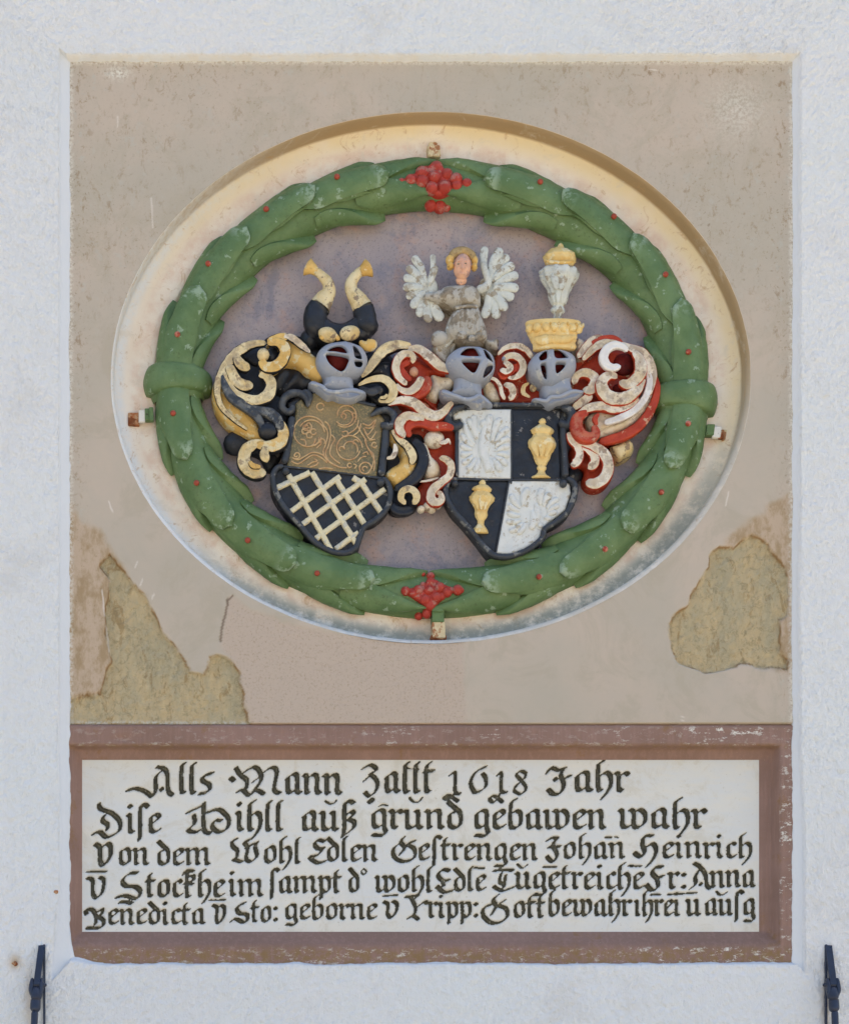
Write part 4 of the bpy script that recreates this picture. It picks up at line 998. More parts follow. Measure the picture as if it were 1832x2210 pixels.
stroke('scroll', RE, [(610, 370, 34), (608, 300, 30), (540, 285, 34), (475, 330, 34), (452, 420, 34), (485, 510, 30), (560, 570, 24)], 'white', mr, h=-17, asp=.9, wear=.3)
stroke('scroll', RE, [(600, 300, 20), (560, 360, 26), (500, 400, 22), (540, 480, 26), (600, 530, 22)], 'red', mr, h=-22, asp=.8)
blob('scroll_knob', RE, (622, 450, 42, 48), 'red', mr, -16, 10, wear=.7)
stroke('scroll', RE, [(455, 560, 20), (500, 620, 28), (570, 640, 32), (640, 600, 34), (680, 540, 34), (705, 495, 36)], 'white', mr, h=-17, asp=.9, wear=.4)
stroke('scroll', RE, [(720, 490, 40), (745, 560, 44), (700, 630, 46), (620, 670, 40), (520, 680, 30)], 'red', mr, h=-26, asp=.8, wear=.15)
stroke('scroll', RE, [(380, 760, 16), (460, 725, 36), (560, 725, 44), (650, 770, 48), (730, 840, 50), (820, 870, 44), (900, 830, 34), (960, 760, 26), (995, 735, 18)], 'white', mr, h=-20, asp=.8, wear=.45)
stroke('scroll', RE, [(730, 890, 34), (650, 880, 40), (560, 870, 40), (495, 920, 40), (490, 1000, 38), (540, 1065, 30)], 'white', mr, h=-15, asp=.85, wear=.3)
stroke('scroll', RE, [(590, 1060, 24), (560, 990, 34), (610, 935, 36), (700, 930, 34), (800, 960, 34), (900, 960, 34), (1000, 980, 24)], 'red', mr, h=-18, asp=.8)
blob('scroll_knob', RE, (815, 1085, 96, 80), 'white', mr, -32, 20, wear=.2)
stroke('scroll', RE, [(860, 1120, 16), (920, 1110, 20), (945, 1085, 12), (965, 1130, 8)], 'white', mr, h=-24)
relief('mantling_leaf', RE, [(700, 1110), (750, 1130), (790, 1230), (860, 1310), (870, 1400), (810, 1450), (730, 1420), (720, 1350), (735, 1250)], 'white', mr, h0=-40, h1=-22, ew=12, wear=.15)
stroke('scroll', RE, [(860, 1255, 28), (930, 1280, 36), (970, 1340, 36), (950, 1430, 34), (880, 1490, 34), (800, 1560, 36), (780, 1640, 38), (830, 1680, 38), (880, 1650, 30), (865, 1590, 24), (825, 1590, 18)], 'white', mr, h=-22, asp=.85, wear=.4)
for c in ((755, 1715, 48, 46), (690, 1740, 40, 34), (840, 1700, 44, 36), (790, 1750, 34, 26)):
    blob('scroll_knob', RE, c, 'white', mr, -32, 13)
stroke('scroll', RE, [(660, 1480, 8), (760, 1470, 10), (860, 1440, 8)], 'white', mr, h=-34)
# between helmets
relief('cloth_fold', RD, [(440, 400), (520, 300), (550, 210), (640, 155), (720, 155), (800, 200), (860, 280), (900, 400), (880, 540), (800, 560), (640, 560), (520, 540), (440, 500)], 'red', mr, h0=-50, h1=-38, ew=14)
stroke('scroll', RD, [(560, 215, 12), (610, 170, 18), (690, 155, 20), (760, 185, 20), (800, 240, 14)], 'white', mr, h=-28, asp=.9, wear=.5)
stroke('scroll', RD, [(590, 255, 20), (640, 225, 24), (700, 235, 24), (735, 290, 22), (715, 350, 22), (670, 375, 16), (630, 372, 10)], 'white', mr, h=-24, asp=.9, wear=.4)
stroke('scroll', RD, [(575, 315, 20), (620, 335, 22), (645, 300, 20), (600, 262, 20)], 'white', mr, h=-22, asp=.9, wear=.4)
stroke('scroll', RD, [(700, 340, 14), (690, 290, 16), (660, 330, 16), (600, 370, 14), (560, 330, 10)], 'red', mr, h=-28, asp=.8)
blob('paint_patch', RD, (602, 240, 14, 14), 'eagleblue' if False else 'bluegrey', mr, -15, 6)
stroke('scroll', RD, [(778, 408, 8), (742, 435, 14), (738, 480, 15), (785, 508, 8)], 'cream', mr, h=-34, asp=.6)
blob('scroll_knob', RD, (806, 442, 25, 28), 'cream', mr, -36, 6)
stroke('scroll', RD, [(470, 370, 10), (540, 385, 12), (575, 430, 12), (590, 490, 14), (610, 525, 14)], 'white', mr, h=-32, asp=.8)
stroke('scroll', RD, [(600, 420, 20), (650, 440, 24), (665, 490, 24), (640, 530, 22)], 'white', mr, h=-30, asp=.8, wear=.5)
relief('mantling_leaf', RD, [(465, 390), (520, 400), (560, 460), (580, 530), (520, 540), (470, 480)], 'white', mr, h0=-44, h1=-32, ew=9, wear=.5)

# right side
relief('cloth_fold', RD, [(1090, 230), (1180, 130), (1300, 80), (1400, 100), (1500, 150), (1590, 210), (1650, 310), (1672, 430), (1645, 560), (1560, 700), (1440, 800), (1340, 840), (1270, 830), (1200, 830), (1120, 810), (1060, 760), (1060, 640), (1080, 560), (1050, 440)], 'red', mr, h0=-50, h1=-40, ew=12,
       holes=[])
relief('cloth_fold', RD, [(1130, 300), (1250, 190), (1330, 170), (1500, 190), (1540, 300), (1500, 380), (1400, 380), (1300, 340), (1240, 420), (1260, 520), (1240, 560), (1130, 560), (1200, 480), (1150, 340)], 'red', mr, h0=-42, h1=-32, ew=14)
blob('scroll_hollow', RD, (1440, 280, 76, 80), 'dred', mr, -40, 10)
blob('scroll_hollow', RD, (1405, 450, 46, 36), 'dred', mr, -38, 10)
stroke('scroll', RC, [(1300, 1325, 28), (1240, 1275, 36), (1150, 1262, 40), (1065, 1310, 42), (1030, 1400, 42), (1065, 1480, 40), (1130, 1510, 36), (1185, 1495, 34), (1205, 1465, 32)], 'bright', mr, h=-10, asp=.9, rough=.2)
relief('mantling_leaf', RD, [(1470, 160), (1560, 165), (1630, 250), (1665, 380), (1650, 500), (1580, 620), (1470, 720), (1340, 770), (1260, 800), (1230, 750), (1300, 700), (1420, 660), (1520, 580), (1560, 480), (1590, 380), (1570, 280), (1520, 210)], 'white', mr, h0=-38, h1=-22, ew=14,
       hf=lambda x, y, d, H: H)
stroke('scroll', RD, [(1640, 330, 10), (1668, 430, 20), (1640, 560, 26), (1560, 690, 28), (1450, 770, 30), (1330, 810, 28), (1260, 820, 20)], 'red', mr, h=-30, asp=.9)
stroke('scroll', RD, [(1410, 130, 12), (1480, 170, 28), (1560, 210, 34), (1610, 290, 34), (1630, 390, 30), (1600, 500, 20)], 'white', mr, h=-20, asp=.8, wear=.75)
stroke('scroll', RD, [(1500, 190, 24), (1545, 260, 36), (1548, 340, 38), (1510, 400, 36), (1450, 425, 32), (1405, 395, 22)], 'white', mr, h=-14, asp=.85, wear=.5)
stroke('scroll', RD, [(1392, 375, 26), (1340, 360, 32), (1290, 395, 36), (1280, 450, 38), (1320, 510, 40), (1390, 530, 40), (1470, 510, 38), (1530, 450, 34), (1570, 370, 24)], 'white', mr, h=-14, asp=.9, wear=.5)
stroke('scroll', RD, [(1590, 300, 16), (1615, 390, 20), (1590, 500, 20), (1520, 590, 20), (1420, 650, 22), (1300, 690, 18)], 'bright', mr, h=-16, asp=.7, wear=.6)
stroke('scroll', RD, [(1105, 640, 18), (1180, 590, 26), (1280, 575, 30), (1380, 590, 30), (1470, 570, 24), (1540, 510, 16)], 'white', mr, h=-16, asp=.8, wear=.6)
relief('mantling_leaf', RD, [(1180, 640), (1280, 590), (1400, 600), (1500, 560), (1450, 680), (1320, 740), (1250, 770), (1190, 720)], 'white', mr, h0=-36, h1=-20, ew=16, wear=.25)
stroke('scroll', RD, [(1190, 610, 20), (1120, 650, 36), (1105, 720, 38), (1140, 780, 36), (1200, 795, 34), (1240, 760, 28), (1225, 700, 16)], 'red', mr, h=-14, asp=.85, wear=.25)
stroke('scroll', RD, [(1265, 620, 10), (1235, 660, 16), (1250, 705, 10)], 'red', mr, h=-14)
relief('rough_lump', RD, [(1345, 850), (1400, 830), (1460, 795), (1505, 830), (1500, 890), (1440, 930), (1400, 940), (1360, 900)], 'cream', mr, h0=-46, h1=-28, ew=14, noise=2.5)
stroke('scroll', RD, [(1050, 750, 20), (1070, 810, 24), (1115, 860, 24), (1125, 930, 26), (1090, 975, 28), (1065, 975, 26)], 'white', mr, h=-24, asp=.9, wear=.3)
stroke('scroll', RD, [(1100, 850, 20), (1180, 870, 26), (1230, 920, 28), (1225, 980, 30), (1185, 1005, 34)], 'white', mr, h=-24, asp=.9, wear=.3)
stroke('scroll', RD, [(1120, 825, 24), (1210, 850, 32), (1290, 900, 34), (1325, 990, 34), (1300, 1075, 34), (1230, 1115, 34), (1170, 1095, 30)], 'white', mr, h=-22, asp=.9, wear=.45)
relief('cloth_fold', RD, [(1090, 830), (1200, 850), (1300, 900), (1360, 960), (1360, 1060), (1290, 1145), (1200, 1155), (1150, 1100), (1160, 1010), (1100, 1000), (1060, 900)], 'red', mr, h0=-50, h1=-36, ew=10)
stroke('scroll', RD, [(1085, 420, 30), (1110, 360, 26), (1170, 345, 30), (1225, 375, 32), (1230, 430, 34), (1190, 465, 32), (1150, 450, 22)], 'white', mr, h=-24, asp=.9, wear=.5)
stroke('scroll', RD, [(1080, 590, 24), (1140, 550, 30), (1190, 510, 26), (1190, 480, 14)], 'white', mr, h=-26, asp=.8, wear=.3)
stroke('scroll', RD, [(1115, 235, 24), (1170, 160, 24), (1230, 105, 20), (1300, 88, 14)], 'white', mr, h=-28, asp=.8, wear=.7)
stroke('scroll', RD, [(1210, 135, 16), (1290, 105, 20), (1370, 105, 20), (1430, 135, 10)], 'red', mr, h=-24, asp=.8)
stroke('scroll', RD, [(1150, 250, 20), (1230, 170, 26), (1310, 135, 24), (1400, 140, 16), (1460, 165, 12)], 'white', mr, h=-22, asp=.8, wear=.5)
relief('mantling_leaf', RC, [(735, 1180), (800, 1190), (850, 1250), (830, 1350), (760, 1420), (720, 1320)], 'white', mr, h0=-40, h1=-26, ew=10, wear=.6)
blob('cloth_fold', RD, (1090, 1050, 60, 62), 'black', mr, -60, 10)

# ---- shield of the right arms
sh2 = relief('shield', RD, [(215, 660), (215, 600), (300, 560), (650, 548), (1030, 560), (1100, 620), (1095, 710), (1055, 740), (1050, 1050), (1105, 1090), (1112, 1190), (1060, 1310), (980, 1380), (895, 1425), (870, 1500), (780, 1580), (660, 1635), (560, 1628), (490, 1590), (420, 1500), (330, 1390), (240, 1290), (190, 1180), (195, 1090), (268, 1062), (268, 740), (220, 710)], 'slate', ra, hb=-80, h0=-36, h1=-31, ew=5, label='dark frame of the quartered shield')
relief('shield_quarter', RD, [(245, 625), (290, 598), (400, 592), (655, 590), (655, 1076), (285, 1066), (287, 720), (320, 690), (300, 650), (260, 660)], 'offwhite', sh2, hb=-36, h0=-26, h1=-24, ew=4, smooth=False, noise=1.0, label='white quarter with winged figure')
relief('shield_quarter', RD, [(657, 590), (1010, 592), (985, 700), (1000, 1080), (657, 1076)], 'black', sh2, hb=-36, h0=-28.5, h1=-27.5, ew=3, smooth=False, noise=.8, label='black quarter with gold urn')
relief('shield_quarter', RD, [(215, 1130), (280, 1086), (636, 1086), (600, 1300), (546, 1592), (500, 1570), (440, 1500), (350, 1385), (250, 1280), (215, 1200)], 'black', sh2, hb=-36, h0=-28.5, h1=-27.5, ew=3, smooth=False, noise=.8, label='black quarter with smaller gold urn')
relief('shield_quarter', RD, [(643, 1090), (1000, 1086), (1062, 1110), (1068, 1180), (1030, 1290), (900, 1390), (870, 1440), (845, 1500), (750, 1560), (650, 1598), (548, 1594), (605, 1300)], 'offwhite', sh2, hb=-36, h0=-26, h1=-24, ew=4, smooth=False, noise=1.0, label='white quarter with spread leaves')
stroke('frame_bar', RD, [(280, 570, 15), (500, 560, 16), (800, 562, 16), (1020, 574, 18)], 'slate', sh2, h=-24, asp=.9, rough=.8)
stroke('frame_bar', RD, [(657, 592, 5), (657, 1078, 5), (640, 1088, 5), (602, 1300, 5), (548, 1592, 5)], 'slate', sh2, h=-24, asp=.7)
stroke('frame_bar', RD, [(272, 1074, 8), (500, 1082, 8), (700, 1082, 8), (1000, 1084, 10)], 'slate', sh2, h=-24, asp=.8)
stroke('frame_scroll', RD, [(330, 578, 14), (265, 590, 22), (218, 630, 26), (215, 680, 28), (250, 715, 28), (292, 705, 26), (300, 675, 22)], 'slate', sh2, h=-18, asp=1)
stroke('frame_bar', RD, [(275, 730, 12), (275, 900, 12), (276, 1060, 12)], 'slate', sh2, h=-24, asp=.9)
stroke('frame_scroll', RD, [(1000, 578, 18), (1060, 600, 32), (1078, 650, 36), (1050, 700, 34), (1008, 690, 28), (1000, 660, 22)], 'slate', sh2, h=-18, asp=1)
stroke('frame_bar', RD, [(1018, 700, 28), (1018, 800, 24), (1028, 950, 22), (1030, 1065, 26)], 'slate', sh2, h=-22, asp=.9)
stroke('frame_rim', RD, [(285, 1080, 14), (235, 1085, 20), (202, 1130, 22), (205, 1210, 21), (265, 1310, 20), (365, 1420, 20), (450, 1530, 20), (520, 1600, 21), (590, 1618, 21), (670, 1610, 20), (780, 1562, 20), (868, 1488, 20), (888, 1425, 20), (980, 1365, 20), (1055, 1290, 21), (1095, 1180, 22), (1090, 1110, 22), (1040, 1070, 20)], 'slate', sh2, h=-20, asp=1, rough=.8)
blob('frame_knob', RD, (262, 1110, 24, 24), 'slate', sh2, -18, 9)
blob('frame_knob', RD, (1015, 1110, 28, 28), 'slate', sh2, -16, 10)
def lathe(name, R, axis, mat, parent, h, asp=.8, lobes=0, seg=20, label=None, wear=None):
    """axis: (x, y, r) down a nearly straight line; no rounding of steps"""
    A = np.array(reg(R, axis), float); P, s = resample(A, 1.2)
    T = np.gradient(P[:, :2], axis=0); T /= np.linalg.norm(T, axis=1)[:, None]; Nn = np.stack([-T[:, 1], T[:, 0]], -1)
    th = np.linspace(0, 2 * math.pi, seg, endpoint=False)
    _seed[0] += 1
    rr_ = P[:, 2:3] * (1 + (.09 * np.cos(lobes * th) if lobes else 0)) * (1 + .06 * fbm(s[:, None] + 0 * th, 8 * np.cos(th) + 0 * s[:, None], 8, 2, _seed[0]))
    X = P[:, 0:1] + Nn[:, 0:1] * np.cos(th) * rr_; Y = P[:, 1:2] + Nn[:, 1:2] * np.cos(th) * rr_; H = h + np.sin(th) * rr_ * asp
    V = V3(X, Y, H, h + 0 * X).reshape(-1, 3)
    F = [tuple(f) for f in gridfaces(len(P), seg, True)[:, ::-1].tolist()] + [tuple(range(seg)), tuple(range(len(V) - seg, len(V)))[::-1]]
    return mkobj(name, V, F, mat, parent, label=label, attrs={'wear': np.full(len(V), wear)} if wear else None)
ax1 = [(872, 652, 4), (872, 662, 18), (871, 680, 26), (871, 692, 18), (870, 705, 34), (870, 722, 60), (870, 740, 76), (869, 760, 70), (869, 768, 58), (868, 782, 62), (868, 800, 82), (868, 828, 92), (868, 860, 84), (867, 895, 66), (867, 925, 54), (866, 950, 46), (866, 975, 34), (865, 985, 24), (865, 998, 32), (865, 1010, 30), (864, 1020, 22), (864, 1035, 26), (863, 1050, 40), (862, 1062, 60), (862, 1070, 60)]
ax2 = [(455, 1078, 4), (455, 1088, 16), (454, 1104, 24), (454, 1114, 20), (454, 1128, 48), (453, 1145, 64), (453, 1158, 62), (452, 1165, 48), (451, 1180, 64), (450, 1205, 84), (449, 1228, 80), (448, 1252, 62), (447, 1280, 46), (446, 1300, 40), (445, 1325, 42), (444, 1345, 36), (443, 1368, 22), (442, 1390, 20), (441, 1405, 30), (440, 1425, 46), (439, 1442, 52), (439, 1455, 52)]
u1 = lathe('gold_urn', RD, ax1, 'gold', sh2, -24, .6, lobes=8, seg=28, label='larger gold urn on the upper black quarter')
for k in (-48, 0, 48):
    stroke('urn_lobe', RD, [(868 + k, 795, 12), (868 + k * 1.15, 835, 26), (867 + k * .8, 880, 20), (866 + k * .5, 925, 10)], 'gold', sh2, h=-10.5 - abs(k) * .07, asp=.5)
u2 = lathe('gold_urn', RD, ax2, 'gold', sh2, -24, .6, lobes=8, seg=28, label='smaller gold urn on the lower black quarter')
for k in (-42, 0, 42):
    stroke('urn_lobe', RD, [(450 + k, 1178, 10), (449 + k * 1.1, 1215, 24), (448 + k * .7, 1255, 16), (446 + k * .5, 1290, 8)], 'gold', sh2, h=-12 - abs(k) * .07, asp=.5)
# low relief on the white quarters
fe = [((400, 840), (330, 690), 16), ((390, 850), (305, 760), 15), ((385, 870), (298, 835), 15), ((385, 890), (298, 905), 15), ((390, 910), (310, 970), 15), ((410, 930), (345, 1015), 16), ((430, 930), (395, 1030), 15),
      ((520, 820), (585, 650), 17), ((540, 830), (640, 720), 16), ((545, 850), (645, 790), 15), ((550, 880), (648, 850), 15), ((550, 900), (645, 920), 15), ((540, 920), (628, 985), 15), ((520, 930), (580, 1030), 16), ((500, 930), (520, 1035), 15),
      ((420, 800), (395, 630), 19), ((500, 790), (510, 625), 20), ((440, 760), (350, 655), 15), ((540, 760), (560, 660), 15)]
for a, b, r in fe:
    mxy = ((a[0] + b[0]) / 2 + (b[1] - a[1]) * .08, (a[1] + b[1]) / 2 - (b[0] - a[0]) * .08)
    stroke('carved_feather', RD, [(a[0], a[1], r * .7), (mxy[0], mxy[1], r * 1.35), (b[0], b[1], r * 1.3)], 'offwhite', sh2, h=-23.6, asp=.8, rough=.8)
relief('carved_figure', RD, [(440, 760), (455, 700), (480, 690), (500, 750), (510, 850), (500, 900), (520, 1000), (480, 1030), (455, 960), (430, 900), (425, 830)], 'offwhite', sh2, hb=-28, h0=-24, h1=-17, ew=6)
blob('carved_head', RD, (462, 690, 24, 28), 'offwhite', sh2, -22, 6)
fe = [((735, 1270), (775, 1135), 19), ((720, 1280), (650, 1180), 16), ((715, 1300), (635, 1250), 14), ((720, 1330), (625, 1310), 15), ((725, 1360), (618, 1370), 15), ((735, 1380), (640, 1440), 16), ((755, 1380), (695, 1460), 16),
      ((860, 1260), (870, 1140), 20), ((880, 1270), (930, 1170), 18), ((900, 1290), (985, 1210), 16), ((905, 1310), (990, 1260), 15), ((900, 1330), (975, 1310), 14), ((880, 1345), (930, 1360), 14), ((850, 1370), (850, 1420), 15), ((800, 1290), (790, 1430), 20), ((825, 1240), (820, 1400), 18)]
for a, b, r in fe:
    mxy = ((a[0] + b[0]) / 2 + (b[1] - a[1]) * .1, (a[1] + b[1]) / 2 - (b[0] - a[0]) * .1)
    stroke('carved_feather', RD, [(a[0], a[1], r * .6), (mxy[0], mxy[1], r * 1.3), (b[0], b[1], r * 1.25)], 'offwhite', sh2, h=-23.6, asp=.8, rough=.8, wear=.12)

# ---- winged figure
tor = relief('winged_figure', RB, [(640, 700), (720, 620), (830, 600), (1020, 595), (1120, 650), (1150, 760), (1110, 860), (860, 880), (820, 860), (740, 840), (620, 800)], 'stone', ra, hb=-80, h0=-36, h1=-4, ew=20, noise=2.2, label='weathered bust of the winged figure')
def pleat(x, y, d, H): return H + 2.2 * np.sin((x - 1004) * (.62 + .002 * (y - 700))) * sstep(2, 12, d)
relief('gown', RB, [(860, 870), (980, 850), (1110, 850), (1160, 960), (1205, 1080), (1225, 1190), (1180, 1240), (1030, 1240), (880, 1250), (770, 1190), (750, 1080), (790, 950)], 'stone', tor, hb=-80, h0=-34, h1=-2, ew=18, hf=pleat, noise=1.5)
stroke('belt', RB, [(850, 865, 18), (980, 845, 20), (1110, 850, 18)], 'stone', tor, h=-6, asp=.8)
stroke('neck', RB, [(925, 500, 70), (920, 560, 66), (915, 610, 80)], 'skin', tor, h=-16, asp=.9)
hd = blob('head', RB, (932, 398, 102, 150), 'skin', tor, -8, 18, rot=.04, rough=.3, wear=.42)
for c in ((888, 365, 15, 9), (968, 362, 15, 9)): blob('eye', RB, c, 'stone', tor, 8.0, 3.0)
stroke('nose', RB, [(930, 350, 11), (932, 400, 15), (932, 428, 22)], 'skin', tor, h=9, asp=.9, wear=.5)
stroke('mouth', RB, [(895, 470, 6), (930, 476, 10), (962, 470, 6)], 'skin', tor, h=8.0, asp=.6, wear=.9)
for k, (a, b) in enumerate((((875, 335), (905, 330)), ((955, 330), (985, 335)))): stroke('brow', RB, [(a[0], a[1], 7), (b[0], b[1], 8)], 'skin', tor, h=9, asp=1)
stroke('hair', RB, [(800, 330, 40), (830, 260, 48), (930, 215, 52), (1030, 255, 46), (1065, 330, 36)], 'hair', tor, h=-6, asp=.9, rough=1.2)
for c, rt in (((790, 325, 46, 56), .2), ((795, 390, 40, 44), 0), ((1072, 330, 36, 52), 0), ((1068, 400, 34, 44), 0)): blob('curl', RB, c, 'yellow', tor, -6, 12, rot=rt, rough=1)
# arms
stroke('upper_arm', RB, [(720, 690, 66), (640, 740, 56), (560, 735, 40), (500, 740, 30)], 'stone', tor, h=-20, asp=.9)
stroke('upper_arm', RB, [(1090, 660, 60), (1170, 640, 46), (1225, 580, 40), (1210, 500, 40), (1180, 420, 38), (1162, 340, 34)], 'feather', tor, h=-18, asp=.9, wear=.3)
# wings
for hub, tips, rx_ in (((540, 640), [(598, 255), (628, 380), (372, 275), (300, 395), (262, 515), (258, 640), (300, 755), (362, 870), (450, 970), (560, 1030), (700, 1010)], 46),
                  ((1235, 640), [(1188, 165), (1372, 185), (1455, 265), (1525, 375), (1570, 490), (1572, 650), (1510, 770), (1420, 900), (1310, 990), (1170, 980)], 52)):
    wg = relief('wing', RB, [(hub[0] + 125 * math.cos(a) * 1.0, hub[1] + 150 * math.sin(a)) for a in np.linspace(0, 2 * math.pi, 10, endpoint=False)], 'feather', ra, hb=-80, h0=-42, h1=-30, ew=14)
    for k, tp in enumerate(tips):
        r = rx_ * (1.08 if k else .9)
        if tp == (700, 1010): r = 66
        if tp in ((598, 255), (628, 380)): r = 34
        hb_ = (hub[0] + (tp[0] - hub[0]) * .12, hub[1] + (tp[1] - hub[1]) * .12)
        if tp[1] < 400 and hub[0] > 1000: hb_ = (1215 + (tp[0] - 1188) * .12, 560)
        dx, dy = tp[0] - hb_[0], tp[1] - hb_[1]
        c_ = .07 if hub[0] > 1000 else -.07
        mid = (hb_[0] + dx * .55 + dy * c_, hb_[1] + dy * .55 - dx * c_)
        old_ = hub[0] < 1000
        stroke('feather', RB, [(hb_[0], hb_[1], r * .55), (mid[0], mid[1], r * .9), (tp[0], tp[1], r)], 'feather', wg, h=-30 + (k % 2) * 2.5, asp=.5, groove=.22, wear=.45 if (old_ and k in (0, 1, 5, 8)) else (.12 if old_ else .0) or None, rough=.7, seg=14)
adopt_fix = []
blob('cloud_curl', RB, (672, 1222, 98, 92), 'stone', tor, -20, 18, rough=1)
stroke('cloud_curl', RB, [(800, 1060, 50), (790, 1180, 60), (740, 1270, 50), (640, 1340, 44)], 'feather', tor, h=-22, asp=.9, wear=.6)
relief('cloud_curl', RB, [(600, 1290), (740, 1270), (860, 1260), (820, 1400), (740, 1500), (640, 1440), (580, 1360)], 'stone', tor, h0=-40, h1=-22, ew=12)
relief('cloud_curl', RB, [(1190, 1210), (1260, 1230), (1300, 1200), (1355, 1230), (1340, 1290), (1350, 1340), (1270, 1330), (1200, 1290)], 'stone', tor, h0=-40, h1=-18, ew=10, noise=3)
for c in ((930, 1180, 60, 50), (1130, 1190, 56, 50), (1040, 1210, 40, 36)): blob('knee_fold', RB, c, 'stone', tor, -6, 9, rough=1.2)

# ---- goblet in the crown
cr = lathe('crown', RC, [(480, 1000, 290), (480, 1030, 308), (480, 1070, 306), (482, 1120, 286), (486, 1170, 262), (488, 1230, 240), (490, 1310, 236)], 'gold', ra, -8, .36, seg=40, label='yellow crown under the goblet')
for k, x in enumerate((215, 300, 400, 490, 590, 690, 760)):
    y = 1050 - 26 * math.cos((x - 480) / 300 * 1.4) + 18; hh_ = -8 + 19 * math.sqrt(max(0, 1 - ((x - 480) / 310) ** 2))
    blob('crown_leaf', RC, (x, y + 12, 44, 52), 'gold', cr, hh_, 8, rough=1.4)
    blob('crown_bead', RC, (x + 45, y - 22, 18, 26), 'yellow', cr, hh_ - 2, 6, rough=1)
stroke('crown_band', RC, [(265, 1180, 24), (340, 1200, 50), (430, 1185, 50), (560, 1195, 46), (660, 1180, 36), (730, 1150, 20)], 'gold', cr, h=9, asp=.6, rough=1.6)
gob = lathe('goblet', RC, [(545, 400, 120), (544, 420, 178), (543, 450, 202), (542, 500, 208), (540, 540, 190), (539, 590, 158), (538, 640, 126), (536, 700, 108), (534, 760, 98), (532, 800, 78), (531, 825, 56), (530, 845, 64), (529, 870, 74), (528, 892, 66), (526, 915, 44), (524, 940, 40), (522, 970, 46), (520, 1005, 68)], 'feather', ra, -30, .85, lobes=10, seg=36, label='pale blue white goblet standing in the crown')
for k in (-110, -40, 40, 110):
    stroke('goblet_lobe', RC, [(542 + k, 440, 30), (541 + k * 1.05, 500, 50), (540 + k * .8, 570, 40), (537 + k * .5, 640, 20)], 'feather', gob, h=-4 - (k / 110) ** 2 * 14, asp=.5, wear=.15)
for k in (-55, 0, 55):
    stroke('goblet_lobe', RC, [(538 + k, 560, 14), (536 + k, 640, 32), (534 + k * .8, 720, 26), (532 + k * .6, 790, 12)], 'feather', gob, h=-12 - (k / 55) ** 2 * 6, asp=.5)
lid = lathe('goblet_lid', RC, [(562, 128, 10), (561, 150, 26), (560, 180, 36), (559, 192, 50), (556, 215, 110), (553, 250, 152), (551, 285, 168), (550, 315, 162), (549, 335, 160), (548, 360, 140), (546, 385, 118), (545, 402, 120)], 'gold', gob, -28, .85, lobes=12, seg=36, label='yellow goblet lid with a knob')
stroke('lid_band', RC, [(395, 318, 14), (470, 335, 18), (550, 340, 20), (640, 335, 18), (705, 322, 14)], 'yellow', gob, h=0, asp=.6)
adopt(la); adopt(ra)

# ================================================================== INSCRIPTION TABLET
tb = tag(empty('inscription_tablet', 930, 2079), 'white inscription tablet with black letters dated 1618 in a reddish brown frame', 'tablet')
TX0, TY0, TX1, TY1 = 149.0, 1563.5, 1712.0, 2083.0
BX0, BY0, BX1, BY1 = 178.0, 1640.0, 1637.0, 2011.0
def axis(br, st):
    out = []
    for a, b in zip(br[:-1], br[1:]):
        n = max(1, int(round((b - a) / st))); out += list(np.linspace(a, b, n, endpoint=False))
    return np.array(out + [br[-1]])
xs = axis([TX0, 152, BX0, BX1, 1660, 1684, TX1], 4.0); ys = axis([TY0, 1567, 1607, 1618, BY0, BY1, 2038, 2046, TY1], 4.0)
Xg, Yg = np.meshgrid(xs, ys)
hx = np.interp(Xg, [TX0, 152, BX0, BX1, 1660, 1684, TX1], [-6, -10, -36, -36, -35, -1, 0])
hy = np.interp(Yg, [TY0, 1567, 1607, 1618, BY0, BY1, 2038, 2046, TY1], [-1, 0, 0, -26, -36, -36, -5, -1, 0])
Hg = np.maximum(hx, hy) + .7 * fbm(Xg, Yg, 40, 3, 111) - 1.4 * sstep(.25, .6, fbm(Xg, Yg * 1.6, 34, 4, 113)) * (np.maximum(hx, hy) > -2)
dmg = np.exp(-((Xg - 270) / 22) ** 2 - ((Yg - 1597) / 12) ** 2); Hg = Hg - 5 * dmg
Hg[0, :] = -10
fl = sstep(1563, 1575, Yg) * ((hy > -2) | (hx > -2)) * np.clip(.15 + 1.0 * sstep(.02, .3, fbm(Xg, Yg * 2.5, 120, 3, 119)) * sstep(300, 1500, Xg) * .8 + .5 * (Xg > 1684) + .3 * (Yg > 2046), 0, 1)
fl = np.clip(fl + 1.0 * np.exp(-((Xg - 1560) / 90) ** 2 - ((Yg - 1577) / 9) ** 2) * 1.6 + .4 * np.exp(-((Yg - 1606) / 3) ** 2), 0, 1)
ol = np.clip(sstep(2034, 2060, Yg) * .7 + np.exp(-((Yg - 1611) / 7) ** 2) * .4, 0, 1)
ny_, nx_ = Xg.shape
F = gridfaces(ny_, nx_)
cxf = (Xg[:-1, :-1] + Xg[1:, 1:]).ravel() / 2; cyf = (Yg[:-1, :-1] + Yg[1:, 1:]).ravel() / 2
F = F[~((cxf > BX0) & (cxf < BX1) & (cyf > BY0) & (cyf < BY1))]
mkobj('tablet_frame', V3(Xg, Yg, Hg).reshape(-1, 3), F, 'frame', tb, attrs={'flake': fl, 'olive': ol}, label='reddish brown moulded frame with chipped white spots')

